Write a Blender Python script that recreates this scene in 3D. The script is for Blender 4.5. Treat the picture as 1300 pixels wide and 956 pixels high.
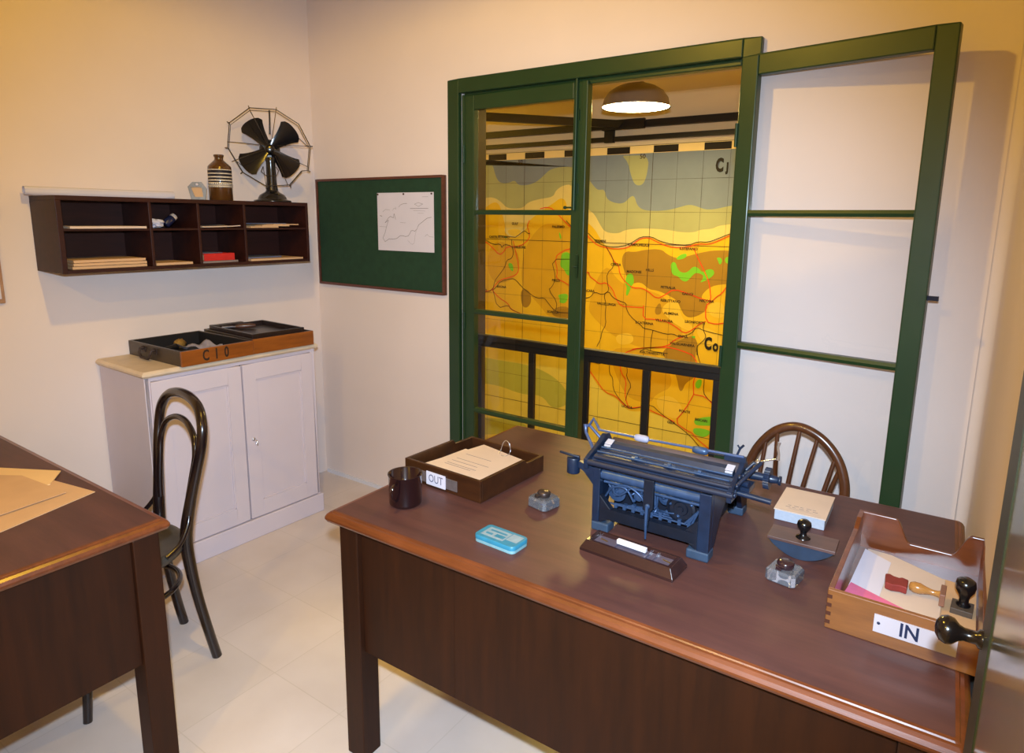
import bpy, math, random
from mathutils import Matrix, Vector, Euler
random.seed(7)
R_ = math.radians
C = bpy.context.scene.collection
for o in list(bpy.data.objects):
    bpy.data.objects.remove(o)

# ---------------------------------------------------------------- camera
sc = bpy.context.scene
cam_d = bpy.data.cameras.new('camera')
cam_d.sensor_width = 36.0
cam_d.lens = 829.44 / 1300 * 36.0
cam_d.shift_y = -45.0 / 1300
cam_d.clip_start = 0.02
cam = bpy.data.objects.new('camera', cam_d)
C.objects.link(cam)
CAM = Vector((3.1236, -2.511, 1.55))
right = Vector((.82136, .57030, .01110)).normalized()
fwd = Vector((-.55887, .80858, -.18395)).normalized()
up = right.cross(fwd).normalized()
right = fwd.cross(up).normalized()
cam.matrix_world = Matrix(((right.x, up.x, -fwd.x, CAM.x), (right.y, up.y, -fwd.y, CAM.y), (right.z, up.z, -fwd.z, CAM.z), (0, 0, 0, 1)))
sc.camera = cam

# ---------------------------------------------------------------- light and exposure
sc.view_settings.view_transform = 'Standard'
sc.view_settings.look = 'None'
sc.view_settings.exposure = EXPO if 'EXPO' in globals() else 0.0
sc.view_settings.gamma = 1.0
sc.view_settings.use_curve_mapping = False
wd = bpy.data.worlds.new('world'); sc.world = wd; wd.use_nodes = True
wd.node_tree.nodes['Background'].inputs[0].default_value = (.9, .62, .3, 1)
wd.node_tree.nodes['Background'].inputs[1].default_value = 0.0
TUNG = (1.0, .60, .06)
FLASH = (.66, .84, 1.05)
P_ROOM = 68.0
P_FLASH = 310.0
P_MAP = 38.0
P_FILL = 52.0
EXPO = 0.0
def light(name, kind, loc, power, col, size, **kw):
    d = bpy.data.lights.new(name, kind); d.energy = power; d.color = col
    if kind in ('POINT', 'SPOT'): d.shadow_soft_size = size
    for k, v in kw.items(): setattr(d, k, v)
    o = bpy.data.objects.new(name, d); o.location = loc; C.objects.link(o)
    return o
# the photographer's flash on top of the camera, aimed a little up and to the left
FL = Vector((3.128, -2.525, 1.668))
fl = light('camera_flash', 'SPOT', FL, P_FLASH, FLASH, .022, spot_size=R_(98), spot_blend=.8)
fd = (right * (-50) + up * (-167) + fwd * 829).normalized()
fl.rotation_euler = fd.to_track_quat('-Z', 'Y').to_euler()
# tungsten bulb of the office (hangs from its lampholder below the ceiling, out of frame)
light('office_bulb', 'SPOT', (1.80, -1.60, 2.74), P_ROOM, TUNG, .035, spot_size=R_(179), spot_blend=.18)
# added tungsten fill behind the camera, supplies warm ambient light
light('ambient_fill', 'SPOT', (2.3, -3.3, 2.60), P_FILL, TUNG, .035, spot_size=R_(179), spot_blend=.42)

# ---------------------------------------------------------------- helpers
def tag(o, label=None, cat=None, group=None, kind=None):
    if label: o['label'] = label
    if cat: o['category'] = cat
    if group: o['group'] = group
    if kind: o['kind'] = kind
    return o
def thing(name, label, cat, loc=(0, 0, 0), rz=0, group=None, kind=None):
    o = bpy.data.objects.new(name, None); C.objects.link(o)
    o.empty_display_size = .05
    o.location = loc; o.rotation_euler = (0, 0, rz)
    return tag(o, label, cat, group, kind)
def lin(r, g, b):
    f = lambda c: c / 12.92 if c <= .04045 else ((c + .055) / 1.055) ** 2.4
    return (f(r / 255), f(g / 255), f(b / 255), 1)
def mat(name, col, rough=.6, metal=0, var=.0, vscale=8, bump=0, bscale=60, spec=.5, coat=0, trans=0, emit=None, estr=0, ior=1.45):
    m = bpy.data.materials.new(name); m.use_nodes = True
    nt = m.node_tree; b = nt.nodes['Principled BSDF']
    b.inputs['Base Color'].default_value = col
    b.inputs['Roughness'].default_value = rough; b.inputs['Metallic'].default_value = metal
    b.inputs['Specular IOR Level'].default_value = spec
    b.inputs['Coat Weight'].default_value = coat
    b.inputs['Coat Roughness'].default_value = .15
    b.inputs['Transmission Weight'].default_value = trans; b.inputs['IOR'].default_value = ior
    tc = nt.nodes.new('ShaderNodeTexCoord')
    if var:
        n = nt.nodes.new('ShaderNodeTexNoise'); n.inputs['Scale'].default_value = vscale; n.inputs['Detail'].default_value = 5
        nt.links.new(tc.outputs['Object'], n.inputs['Vector'])
        r = nt.nodes.new('ShaderNodeValToRGB')
        r.color_ramp.elements[0].position = .3; r.color_ramp.elements[1].position = .7
        r.color_ramp.elements[0].color = tuple(max(0, c * (1 - var)) for c in col[:3]) + (1,)
        r.color_ramp.elements[1].color = tuple(min(1, c * (1 + var)) for c in col[:3]) + (1,)
        nt.links.new(n.outputs['Fac'], r.inputs['Fac']); nt.links.new(r.outputs['Color'], b.inputs['Base Color'])
    if bump:
        n2 = nt.nodes.new('ShaderNodeTexNoise'); n2.inputs['Scale'].default_value = bscale; n2.inputs['Detail'].default_value = 4
        nt.links.new(tc.outputs['Object'], n2.inputs['Vector'])
        bp = nt.nodes.new('ShaderNodeBump'); bp.inputs['Strength'].default_value = bump; bp.inputs['Distance'].default_value = .004
        nt.links.new(n2.outputs['Fac'], bp.inputs['Height']); nt.links.new(bp.outputs['Normal'], b.inputs['Normal'])
    if emit:
        b.inputs['Emission Color'].default_value = emit; b.inputs['Emission Strength'].default_value = estr
    return m
def wood(name, c1, c2, rough=.35, scale=(2, 30, 30), coat=.3, wear=0, spec=.5):
    m = bpy.data.materials.new(name); m.use_nodes = True
    nt = m.node_tree; b = nt.nodes['Principled BSDF']
    tc = nt.nodes.new('ShaderNodeTexCoord'); mp = nt.nodes.new('ShaderNodeMapping')
    mp.inputs['Scale'].default_value = scale
    nt.links.new(tc.outputs['Object'], mp.inputs['Vector'])
    n = nt.nodes.new('ShaderNodeTexNoise'); n.inputs['Scale'].default_value = 1.0; n.inputs['Detail'].default_value = 6; n.inputs['Roughness'].default_value = .65
    nt.links.new(mp.outputs['Vector'], n.inputs['Vector'])
    r = nt.nodes.new('ShaderNodeValToRGB'); r.color_ramp.elements[0].position = .3; r.color_ramp.elements[1].position = .72
    r.color_ramp.elements[0].color = c1; r.color_ramp.elements[1].color = c2
    nt.links.new(n.outputs['Fac'], r.inputs['Fac'])
    out = r.outputs['Color']
    if wear:
        n3 = nt.nodes.new('ShaderNodeTexNoise'); n3.inputs['Scale'].default_value = 5; n3.inputs['Detail'].default_value = 8
        nt.links.new(tc.outputs['Object'], n3.inputs['Vector'])
        r3 = nt.nodes.new('ShaderNodeValToRGB'); r3.color_ramp.elements[0].position = .5; r3.color_ramp.elements[1].position = .75
        r3.color_ramp.elements[0].color = (0, 0, 0, 1); r3.color_ramp.elements[1].color = (wear, wear, wear, 1)
        nt.links.new(n3.outputs['Fac'], r3.inputs['Fac'])
        mx = nt.nodes.new('ShaderNodeMixRGB'); mx.inputs['Color2'].default_value = tuple(min(1, c * 2.2 + .02) for c in c2[:3]) + (1,)
        nt.links.new(r3.outputs['Color'], mx.inputs['Fac']); nt.links.new(out, mx.inputs['Color1']); out = mx.outputs['Color']
    nt.links.new(out, b.inputs['Base Color'])
    b.inputs['Roughness'].default_value = rough; b.inputs['Coat Weight'].default_value = coat; b.inputs['Coat Roughness'].default_value = .2; b.inputs['Specular IOR Level'].default_value = spec
    bp = nt.nodes.new('ShaderNodeBump'); bp.inputs['Strength'].default_value = .15; bp.inputs['Distance'].default_value = .002
    nt.links.new(n.outputs['Fac'], bp.inputs['Height']); nt.links.new(bp.outputs['Normal'], b.inputs['Normal'])
    return m

class B:
    """collects shapes; build() links them as one mesh object"""
    def __init__(s): s.v = []; s.f = []; s.m = []; s.s = []; s.M = Matrix.Identity(4)
    def add(s, vs, fs, mi=0, sm=False):
        k = len(s.v); s.v += [tuple(s.M @ Vector(p)) for p in vs]
        flip = s.M.determinant() < 0
        for f in fs:
            f = [i + k for i in f]
            s.f.append(f[::-1] if flip else f); s.m.append(mi); s.s.append(sm)
        return s
    def box(s, x0, x1, y0, y1, z0, z1, mi=0):
        x0, x1 = min(x0, x1), max(x0, x1); y0, y1 = min(y0, y1), max(y0, y1); z0, z1 = min(z0, z1), max(z0, z1)
        return s.add([(x0, y0, z0), (x1, y0, z0), (x1, y1, z0), (x0, y1, z0), (x0, y0, z1), (x1, y0, z1), (x1, y1, z1), (x0, y1, z1)],
                     [(0, 3, 2, 1), (4, 5, 6, 7), (0, 1, 5, 4), (1, 2, 6, 5), (2, 3, 7, 6), (3, 0, 4, 7)], mi)
    def prism(s, poly, vec, mi=0, sm=False):
        n = len(poly); vec = Vector(vec); p = [Vector(q) for q in poly]
        nrm = Vector((0, 0, 0))
        for i in range(n): nrm += p[i].cross(p[(i + 1) % n])
        if nrm.dot(vec) < 0: p = p[::-1]
        s.add([tuple(q) for q in p] + [tuple(q + vec) for q in p], [tuple(range(n))[::-1], tuple(range(n, 2 * n))], mi)
        k = [tuple(q) for q in p] + [tuple(q + vec) for q in p]
        return s.add(k, [(i, (i + 1) % n, n + (i + 1) % n, n + i) for i in range(n)], mi, sm)
    def tube(s, path, r, n=10, closed=False, mi=0, flat=None):
        P = [Vector(p) for p in path]; m = len(P)
        rs = r if isinstance(r, (list, tuple)) else [r] * m
        T = []
        for i in range(m):
            a = P[(i - 1) % m] if (closed or i > 0) else P[i]; b = P[(i + 1) % m] if (closed or i < m - 1) else P[i]
            t = (b - a)
            T.append(t.normalized() if t.length > 1e-9 else Vector((0, 0, 1)))
        ref = Vector((0, 0, 1)) if abs(T[0].z) < .9 else Vector((1, 0, 0))
        N = [(ref - T[0] * ref.dot(T[0])).normalized()]
        for i in range(1, m):
            q = N[-1] - T[i] * N[-1].dot(T[i])
            N.append(q.normalized() if q.length > 1e-6 else N[-1])
        vs = []
        for i in range(m):
            bn = T[i].cross(N[i])
            for k in range(n):
                a = 2 * math.pi * k / n
                q = P[i] + N[i] * math.cos(a) * rs[i] * (flat or 1) + bn * math.sin(a) * rs[i]
                vs.append(tuple(q))
        fs = []
        for i in range(m if closed else m - 1):
            j = (i + 1) % m
            for k in range(n):
                l = (k + 1) % n
                fs.append((i * n + k, i * n + l, j * n + l, j * n + k))
        s.add(vs, fs, mi, True)
        if not closed:
            s.add(vs[:n], [tuple(range(n))[::-1]], mi); s.add(vs[-n:], [tuple(range(n))], mi)
        return s
    def lathe(s, prof, n=32, at=(0, 0, 0), axis=(0, 0, 1), mi=0, sm=True, cap=True):
        q = Vector(axis).normalized().to_track_quat('Z', 'Y').to_matrix().to_4x4()
        M = Matrix.Translation(at) @ q
        vs = [tuple(M @ Vector((r * math.cos(2 * math.pi * k / n), r * math.sin(2 * math.pi * k / n), z))) for r, z in prof for k in range(n)]
        fs = [(i * n + k, i * n + (k + 1) % n, (i + 1) * n + (k + 1) % n, (i + 1) * n + k) for i in range(len(prof) - 1) for k in range(n)]
        s.add(vs, fs, mi, sm)
        if cap and prof[0][0] > 1e-5: s.add(vs[:n], [tuple(range(n))[::-1]], mi)
        if cap and prof[-1][0] > 1e-5: s.add(vs[-n:], [tuple(range(n))], mi)
        return s
    def loft(s, rings, mi=0, sm=False, cap=True):
        n = len(rings[0]); vs = [tuple(p) for r in rings for p in r]
        fs = [(i * n + k, i * n + (k + 1) % n, (i + 1) * n + (k + 1) % n, (i + 1) * n + k) for i in range(len(rings) - 1) for k in range(n)]
        s.add(vs, fs, mi, sm)
        if cap: s.add(vs[:n], [tuple(range(n))[::-1]], mi); s.add(vs[-n:], [tuple(range(n))], mi)
        return s
    def text(s, body, size, M, mi=0, ext=.0003, sx=1.0, bold=0):
        cu = bpy.data.curves.new('t', 'FONT'); cu.body = body; cu.size = size; cu.extrude = ext; cu.align_x = 'CENTER'; cu.align_y = 'CENTER'
        cu.resolution_u = 3; cu.offset = bold
        o = bpy.data.objects.new('t', cu); me = o.to_mesh()
        keep = s.M; s.M = keep @ M @ Matrix.Diagonal((sx, 1, 1, 1))
        s.add([tuple(v.co) for v in me.vertices], [tuple(p.vertices) for p in me.polygons], mi)
        s.M = keep; o.to_mesh_clear(); bpy.data.objects.remove(o); bpy.data.curves.remove(cu)
        return s
    def build(s, name, mats, parent=None, bevel=0, loc=(0, 0, 0), rz=0, seg=2):
        me = bpy.data.meshes.new(name); me.from_pydata(s.v, [], s.f)
        if not isinstance(mats, (list, tuple)): mats = [mats]
        for m in mats: me.materials.append(m)
        for p, mi, sm in zip(me.polygons, s.m, s.s): p.material_index = mi; p.use_smooth = sm
        me.update()
        o = bpy.data.objects.new(name, me); C.objects.link(o)
        o.location = loc; o.rotation_euler = (0, 0, rz)
        if parent: o.parent = parent
        if bevel:
            w = o.modifiers.new('w', 'WELD'); w.merge_threshold = .00005
            b = o.modifiers.new('bevel', 'BEVEL'); b.width = bevel; b.segments = seg; b.limit_method = 'ANGLE'; b.angle_limit = R_(50)
        return o
def rect(x0, x1, y0, y1, z): return [(x0, y0, z), (x1, y0, z), (x1, y1, z), (x0, y1, z)]
def T(x, y, z): return Matrix.Translation((x, y, z))
def RX(a): return Matrix.Rotation(R_(a), 4, 'X')
def RY(a): return Matrix.Rotation(R_(a), 4, 'Y')
def RZ(a): return Matrix.Rotation(R_(a), 4, 'Z')
def spline(pts, n=8, closed=False):
    P = [Vector(p) for p in pts]; m = len(P); out = []
    for i in range(m if closed else m - 1):
        p0 = P[(i - 1) % m] if (closed or i > 0) else P[i]; p1 = P[i]; p2 = P[(i + 1) % m]
        p3 = P[(i + 2) % m] if (closed or i < m - 2) else p2
        for k in range(n):
            t = k / n
            out.append(.5 * ((2 * p1) + (p2 - p0) * t + (2 * p0 - 5 * p1 + 4 * p2 - p3) * t * t + (3 * p1 - p0 - 3 * p2 + p3) * t ** 3))
    if not closed: out.append(P[-1])
    return out

# ---------------------------------------------------------------- materials
M_wall = mat('cream_plaster', lin(222, 208, 202), .9, var=.02, vscale=3, bump=.15, bscale=25)
M_ceil = mat('ceiling_paint', lin(222, 216, 204), .9)
M_green = mat('green_gloss_paint', lin(29, 55, 29), .4, var=.08, vscale=6, bump=.08, bscale=30, coat=.12)
M_glass = None
def glass(name, tint=(1, 1, 1, 1), rough=0.0, ior=1.45):
    m = bpy.data.materials.new(name); m.use_nodes = True; nt = m.node_tree; b = nt.nodes['Principled BSDF']
    b.inputs['Base Color'].default_value = tint; b.inputs['Roughness'].default_value = rough
    b.inputs['Transmission Weight'].default_value = 1; b.inputs['IOR'].default_value = ior
    return m
def pane(name, tint=(1, 1, 1, 1)):   # thin window glass: clear sheet with its real grazing reflection
    m = bpy.data.materials.new(name); m.use_nodes = True; nt = m.node_tree
    nt.nodes.remove(nt.nodes['Principled BSDF']); out = nt.nodes['Material Output']
    t = nt.nodes.new('ShaderNodeBsdfTransparent'); t.inputs[0].default_value = tint
    g = nt.nodes.new('ShaderNodeBsdfGlossy'); g.inputs['Roughness'].default_value = .02
    f = nt.nodes.new('ShaderNodeFresnel'); f.inputs['IOR'].default_value = 1.5
    mx = nt.nodes.new('ShaderNodeMixShader')
    nt.links.new(f.outputs[0], mx.inputs[0]); nt.links.new(t.outputs[0], mx.inputs[1]); nt.links.new(g.outputs[0], mx.inputs[2])
    nt.links.new(mx.outputs[0], out.inputs[0])
    return m
M_pane = pane('window_glass')
def crystal(name):   # thick pressed glass: clear, a little milky, with bright reflections
    m = bpy.data.materials.new(name); m.use_nodes = True; nt = m.node_tree
    nt.nodes.remove(nt.nodes['Principled BSDF']); out = nt.nodes['Material Output']
    t = nt.nodes.new('ShaderNodeBsdfRefraction'); t.inputs['Color'].default_value = (.9, .93, 1, 1); t.inputs['IOR'].default_value = 1.12; t.inputs['Roughness'].default_value = .05
    d = nt.nodes.new('ShaderNodeBsdfDiffuse'); d.inputs['Color'].default_value = (.62, .66, .76, 1)
    g = nt.nodes.new('ShaderNodeBsdfGlossy'); g.inputs['Roughness'].default_value = .06
    f = nt.nodes.new('ShaderNodeFresnel'); f.inputs['IOR'].default_value = 1.7
    n = nt.nodes.new('ShaderNodeTexNoise'); n.inputs['Scale'].default_value = 28
    tc = nt.nodes.new('ShaderNodeTexCoord'); nt.links.new(tc.outputs['Object'], n.inputs['Vector'])
    bp = nt.nodes.new('ShaderNodeBump'); bp.inputs['Strength'].default_value = .25; bp.inputs['Distance'].default_value = .002
    nt.links.new(n.outputs['Fac'], bp.inputs['Height'])
    for q in (t, g): nt.links.new(bp.outputs['Normal'], q.inputs['Normal'])
    m1 = nt.nodes.new('ShaderNodeMixShader'); m1.inputs[0].default_value = .16
    m2 = nt.nodes.new('ShaderNodeMixShader')
    nt.links.new(t.outputs[0], m1.inputs[1]); nt.links.new(d.outputs[0], m1.inputs[2])
    nt.links.new(f.outputs[0], m2.inputs[0]); nt.links.new(m1.outputs[0], m2.inputs[1]); nt.links.new(g.outputs[0], m2.inputs[2])
    nt.links.new(m2.outputs[0], out.inputs[0])
    return m
M_desk = wood('mahogany_desk_top', lin(70, 44, 42), lin(90, 56, 50), .50, (3, 26, 26), .06, wear=.10, spec=.35)
M_deskedge = wood('mahogany_edge', lin(84, 40, 18), lin(116, 60, 28), .34, (3, 30, 30), .35, wear=.25)
M_deskside = wood('mahogany_panel', lin(36, 15, 4), lin(54, 24, 6), .55, (30, 30, 2.5), .02, spec=.25)
M_shelf = wood('dark_shelf_wood', lin(38, 14, 10), lin(56, 24, 17), .5, (26, 3, 26), .04, spec=.3)
M_bent = mat('black_brown_bentwood', lin(27, 17, 18), .25, var=.25, vscale=10, coat=.45)
M_seat = mat('dark_worn_seat', lin(66, 62, 58), .4, var=.3, vscale=14)
M_wind = wood('windsor_brown', lin(60, 32, 16), lin(92, 54, 30), .28, (20, 20, 4), .5)
M_white = mat('lilac_white_paint', lin(206, 196, 206), .5, var=.02, vscale=5, bump=.06, bscale=20)
M_creamtop = mat('worn_cream_paint', lin(214, 194, 168), .5, var=.08, vscale=14)
M_dark = mat('gap_shade', lin(12, 10, 10), .9)  # near-black colour for the shade in the cupboard's door seam
M_trayo = wood('orange_varnished_pine', lin(112, 58, 16), lin(158, 88, 28), .35, (26, 3, 26), .3)
M_trayd = wood('dark_green_brown_wood', lin(44, 34, 24), lin(66, 50, 34), .45, (3, 26, 26), .2)
M_black = mat('black_enamel', lin(14, 14, 16), .25, coat=.5)
M_blackm = mat('black_painted_iron', lin(14, 11, 10), .5)
M_blacks = mat('satin_black_inside', lin(22, 18, 17), .6)
M_paper = mat('cream_paper', lin(204, 184, 168), .85, var=.03, vscale=12)
M_paperw = mat('white_paper', lin(206, 202, 214), .85, var=.02, vscale=9)
M_manila = mat('buff_paper', lin(200, 162, 122), .8, var=.05, vscale=10)
M_blue = mat('blue_grey_paper', lin(92, 100, 128), .8, var=.05)
M_red = mat('red_cloth_cover', lin(186, 34, 28), .6, var=.1, vscale=20)
M_ink = mat('dark_blue_ink', lin(24, 34, 66), .6)
M_blk = mat('black_print', lin(20, 18, 16), .7)
M_pencil = mat('grey_print', lin(120, 116, 122), .8)
M_type = mat('blue_grey_enamel', lin(19, 33, 55), .4, var=.25, vscale=30, coat=.12)
M_typed = mat('dark_blue_enamel', lin(10, 17, 31), .5, var=.25, vscale=30)
M_typel = mat('worn_steel_blue', lin(56, 78, 112), .34, metal=.35, var=.2, vscale=40)
M_rubber = mat('brown_platen_rubber', lin(84, 70, 70), .6, var=.1)
M_chrome = mat('bright_steel', lin(215, 218, 225), .18, metal=.9)
M_brass = mat('dull_brass', lin(170, 130, 60), .35, metal=.8)

# ================================================================= SETTING
def struct(b, name, m, **k): return tag(b.build(name, m, **k), kind='structure')
H_ = 2.95
LW = R_(-1.5)                                   # the left wall is not quite square to the back wall
tl = math.tan(-LW)
# floor: pale stone tiles with faint joints
mf = bpy.data.materials.new('pale_stone_tiles'); mf.use_nodes = True
nt = mf.node_tree; bs = nt.nodes['Principled BSDF']; tc = nt.nodes.new('ShaderNodeTexCoord')
br = nt.nodes.new('ShaderNodeTexBrick'); br.offset = 0.0
br.inputs['Scale'].default_value = 1.0; br.inputs['Brick Width'].default_value = .33; br.inputs['Row Height'].default_value = .33
br.inputs['Mortar Size'].default_value = .0022; br.inputs['Mortar Smooth'].default_value = .4; br.inputs['Bias'].default_value = 0
br.inputs['Color1'].default_value = lin(214, 202, 196); br.inputs['Color2'].default_value = lin(209, 197, 190); br.inputs['Mortar'].default_value = lin(201, 189, 180)
nt.links.new(tc.outputs['Object'], br.inputs['Vector'])
nz = nt.nodes.new('ShaderNodeTexNoise'); nz.inputs['Scale'].default_value = 4; nz.inputs['Detail'].default_value = 7
nt.links.new(tc.outputs['Object'], nz.inputs['Vector'])
rp = nt.nodes.new('ShaderNodeValToRGB'); rp.color_ramp.elements[0].position = .3; rp.color_ramp.elements[1].position = .7
rp.color_ramp.elements[0].color = (.90, .88, .86, 1); rp.color_ramp.elements[1].color = (1, 1, 1, 1)
nt.links.new(nz.outputs['Fac'], rp.inputs['Fac'])
mm = nt.nodes.new('ShaderNodeMixRGB'); mm.blend_type = 'MULTIPLY'; mm.inputs['Fac'].default_value = 1
nt.links.new(br.outputs['Color'], mm.inputs['Color1']); nt.links.new(rp.outputs['Color'], mm.inputs['Color2'])
nt.links.new(mm.outputs['Color'], bs.inputs['Base Color']); bs.inputs['Roughness'].default_value = .45
YF = -4.2
xl = -tl * 4.2 - .0
struct(B().box(-.35, 4.1, YF - .1, .18, -.1, 0), 'floor', mf)
struct(B().box(-.35, 4.1, YF - .1, .18, H_, H_ + .1), 'ceiling', M_ceil)
# back wall with the tall opening of the french doors
OX0, OX1, OZ0, OZ1 = 1.085, 2.392, .02, 2.124
b = B().box(-.3, OX0, 0, .18, 0, H_).box(OX1, 3.20, 0, .18, 0, H_).box(OX0, OX1, 0, .18, OZ1, H_).box(OX0, OX1, 0, .18, 0, OZ0)
struct(b, 'wall_back', M_wall)
b = B().box(-.15, 0, -4.35, .1, 0, H_)
wl = struct(b, 'wall_left', M_wall, rz=LW)
# right wall: coved corner, then splayed
pts = [(3.185, 0.0)]
ang = []
cx0, cy0, rr = 3.185, -.035, .035
for k in range(0, 10):
    a = R_(90 - k * 88 / 9)
    pts.append((cx0 + rr * math.cos(a), cy0 + rr * math.sin(a)))
ex = pts[-1][0]
pts += [(3.235, -2.0), (3.40, -2.7), (3.40, -4.2), (3.9, -4.2), (3.9, .18), (3.185, .18)]
bb = B(); n = len(pts)
bb.add([(x, y, 0) for x, y in pts] + [(x, y, H_) for x, y in pts], [tuple(range(n)), tuple(range(n, 2 * n))[::-1]])
bb.add([(x, y, 0) for x, y in pts] + [(x, y, H_) for x, y in pts], [((i + 1) % n, i, n + i, n + (i + 1) % n) for i in range(0, 10)], sm=True)
bb.add([(x, y, 0) for x, y in pts] + [(x, y, H_) for x, y in pts], [((i + 1) % n, i, n + i, n + (i + 1) % n) for i in range(10, n)])
struct(bb, 'wall_right', M_wall)
struct(B().box(-.4, 3.7, YF - .1, YF, 0, H_), 'wall_front', M_wall)
struct(B().box(.02, 1.02, -.012, 0, 0, .022), 'baseboard_back', mat('white_skirting', lin(214, 214, 222), .5))

# casing of the french doors
b = B()
b.box(1.02, 1.087, -.028, 0, 0, 2.184).box(2.385, 2.451, -.028, 0, 0, 2.184).box(1.087, 2.385, -.028, 0, 2.122, 2.184)
b.box(1.085, 1.100, 0, .045, .02, 2.118).box(2.377, 2.392, 0, .045, .02, 2.118).box(1.100, 2.377, 0, .045, 2.100, 2.1235)
tag(struct(b, 'trim_1', M_green, bevel=.004), 'green painted casing around the french doors in the back wall')
b = B().box(1.0852, 1.094, .045, .179, .02, 2.1235).box(2.383, 2.3918, .045, .179, .02, 2.1235)
struct(b, 'trim_2', mat('dark_brown_jamb_paint', lin(46, 36, 16), .3, coat=.4))
M_hinge = mat('painted_iron_hinge', lin(30, 56, 34), .4, metal=.3)
def leaf(name, w, loc, rz, sl, sr, label, kx=None):
    t = thing(name, label, None, loc, rz, kind='structure')
    z0, z1 = .03, 2.112
    hf = .018
    b = B().box(0, sl, -hf, hf, z0, z1).box(w - sr, w, -hf, hf, z0, z1).box(sl, w - sr, -hf, hf, z1 - .066, z1).box(sl, w - sr, -hf, hf, z0, z0 + .10)
    b.build('stile_frame', M_green, t, bevel=.004)
    for zc in (1.579, 1.100, .597):
        p = [(sl, -hf * .75, zc - .011), (sl, -hf, zc), (sl, -hf * .75, zc + .011), (sl, hf * .75, zc + .011), (sl, hf, zc), (sl, hf * .75, zc - .011)]
        B().prism(p, (w - sl - sr, 0, 0)).build('glazing_bar', M_green, t)
    zs = [.13, .597, 1.100, 1.579, 2.046]
    for a, c in zip(zs[:-1], zs[1:]):
        B().add([(sl, 0, a), (w - sr, 0, a), (w - sr, 0, c), (sl, 0, c)], [(0, 1, 2, 3)]).build('pane', M_pane, t)
    for z in (1.85, 1.05, .3):
        B().tube([(0.0, -hf - .004, z - .04), (0.0, -hf - .004, z + .04)], .006, 8).build('hinge', M_hinge, t)
    return t
d1 = leaf('door_1', .641, (1.102, .016, 0), R_(-.5), .058, .050, 'closed left leaf of the green french doors')
# astragal, drop bolt and catch of the closed leaf
B().box(.636, .664, -.03, .012, .03, 2.112).build('astragal', M_green, d1, bevel=.004)
b = B().tube([(.612, -.030, 2.14), (.612, -.030, 1.59)], .006, 8).tube([(.612, -.030, 1.60), (.578, -.036, 1.60)], .004, 8).lathe([(.0, -.008), (.008, -.004), (.008, .004), (0, .008)], 10, (.573, -.036, 1.60))
b.box(.600, .624, -.026, -.016, 1.96, 2.0).box(.600, .624, -.026, -.016, 1.66, 1.70)
b.build('drop_bolt', M_hinge, d1)
B().box(.628, .645, -.030, -.018, 1.30, 1.40).tube([(.636, -.034, 1.35), (.620, -.040, 1.35)], .004, 6).build('catch', M_hinge, d1)
d2 = leaf('door_2', .640, (2.402, -.058, 0), R_(-8.2), .060, .060, 'open right leaf of the green french doors folded back against the wall')
B().box(.632, .668, .000, .012, 1.318, 1.332).build('latch_bolt', mat('blackened_steel', lin(20, 22, 40), .4, metal=.5), d2)

# glass door panel right beside the viewer, edge on
g = thing('door_3', 'clear glass door standing open at the right edge with a dark round knob', None, (3.194, -1.555, 0), 0, kind='structure')
M_gedge = glass('green_edged_glass', (.86, .88, .66, 1), .16, 1.5)
B().box(0, .010, -.86, -.1005, .01, 2.1).build('glass_panel', M_gedge, g)
B().box(-.0015, .0115, -.10, .004, .01, 2.1).build('edge_strip', mat('olive_edge_strip', lin(34, 36, 8), .5), g)
M_knob = mat('dark_wood_knob', lin(18, 12, 10), .2, coat=.4)
kz = 1.042
B().lathe([(.0, .0), (.008, .001), (.0155, .006), (.0180, .013), (.0165, .020), (.0105, .026), (.0080, .032), (.0080, .044), (.012, .047), (.012, .052)], 28, (-.052, -.02, kz), (1, 0, 0)).build('knob', M_knob, g)

# ================================================================= BALCONY AND MAP ROOM
M_mwall = mat('map_room_plaster', lin(226, 206, 170), .9)
struct(B().box(-3.2, 4.0, 2.5, 2.6, -1.3, 2.52), 'wall_map_room_far', M_mwall)
struct(B().box(-3.3, -3.2, .18, 2.6, -1.3, 2.52), 'wall_map_room_left', M_mwall)
struct(B().box(4.0, 4.1, .18, 2.6, -1.3, 2.52), 'wall_map_room_right', M_mwall)
struct(B().box(-3.3, 4.1, .18, 2.6, 2.52, 2.6), 'ceiling_map_room', M_mwall)
struct(B().box(-3.3, 4.1, .18, 2.6, -1.4, -1.3), 'floor_map_room', mf)
struct(B().box(-3.3, 4.1, .10, .18, -1.3, -.1), 'wall_below_balcony', M_mwall)
# railing just outside the opening
t = thing('balcony_railing', 'black iron railing across the french door opening', 'railing', (0, 0, 0))
b = B(); 
B().box(1.09, 2.387, .105, .140, .935, .965).box(1.09, 2.387, .112, .133, .905, .935).build('top_rail', M_blackm, t, bevel=.003)
for x in (1.103, 1.425, 1.725, 2.025, 2.335):
    B().box(x - .016, x + .016, .112, .133, .02, .905).build('post', M_blackm, t, bevel=.002)
B().box(1.09, 2.387, .112, .133, .10, .125).build('bottom_rail', M_blackm, t)
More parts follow.
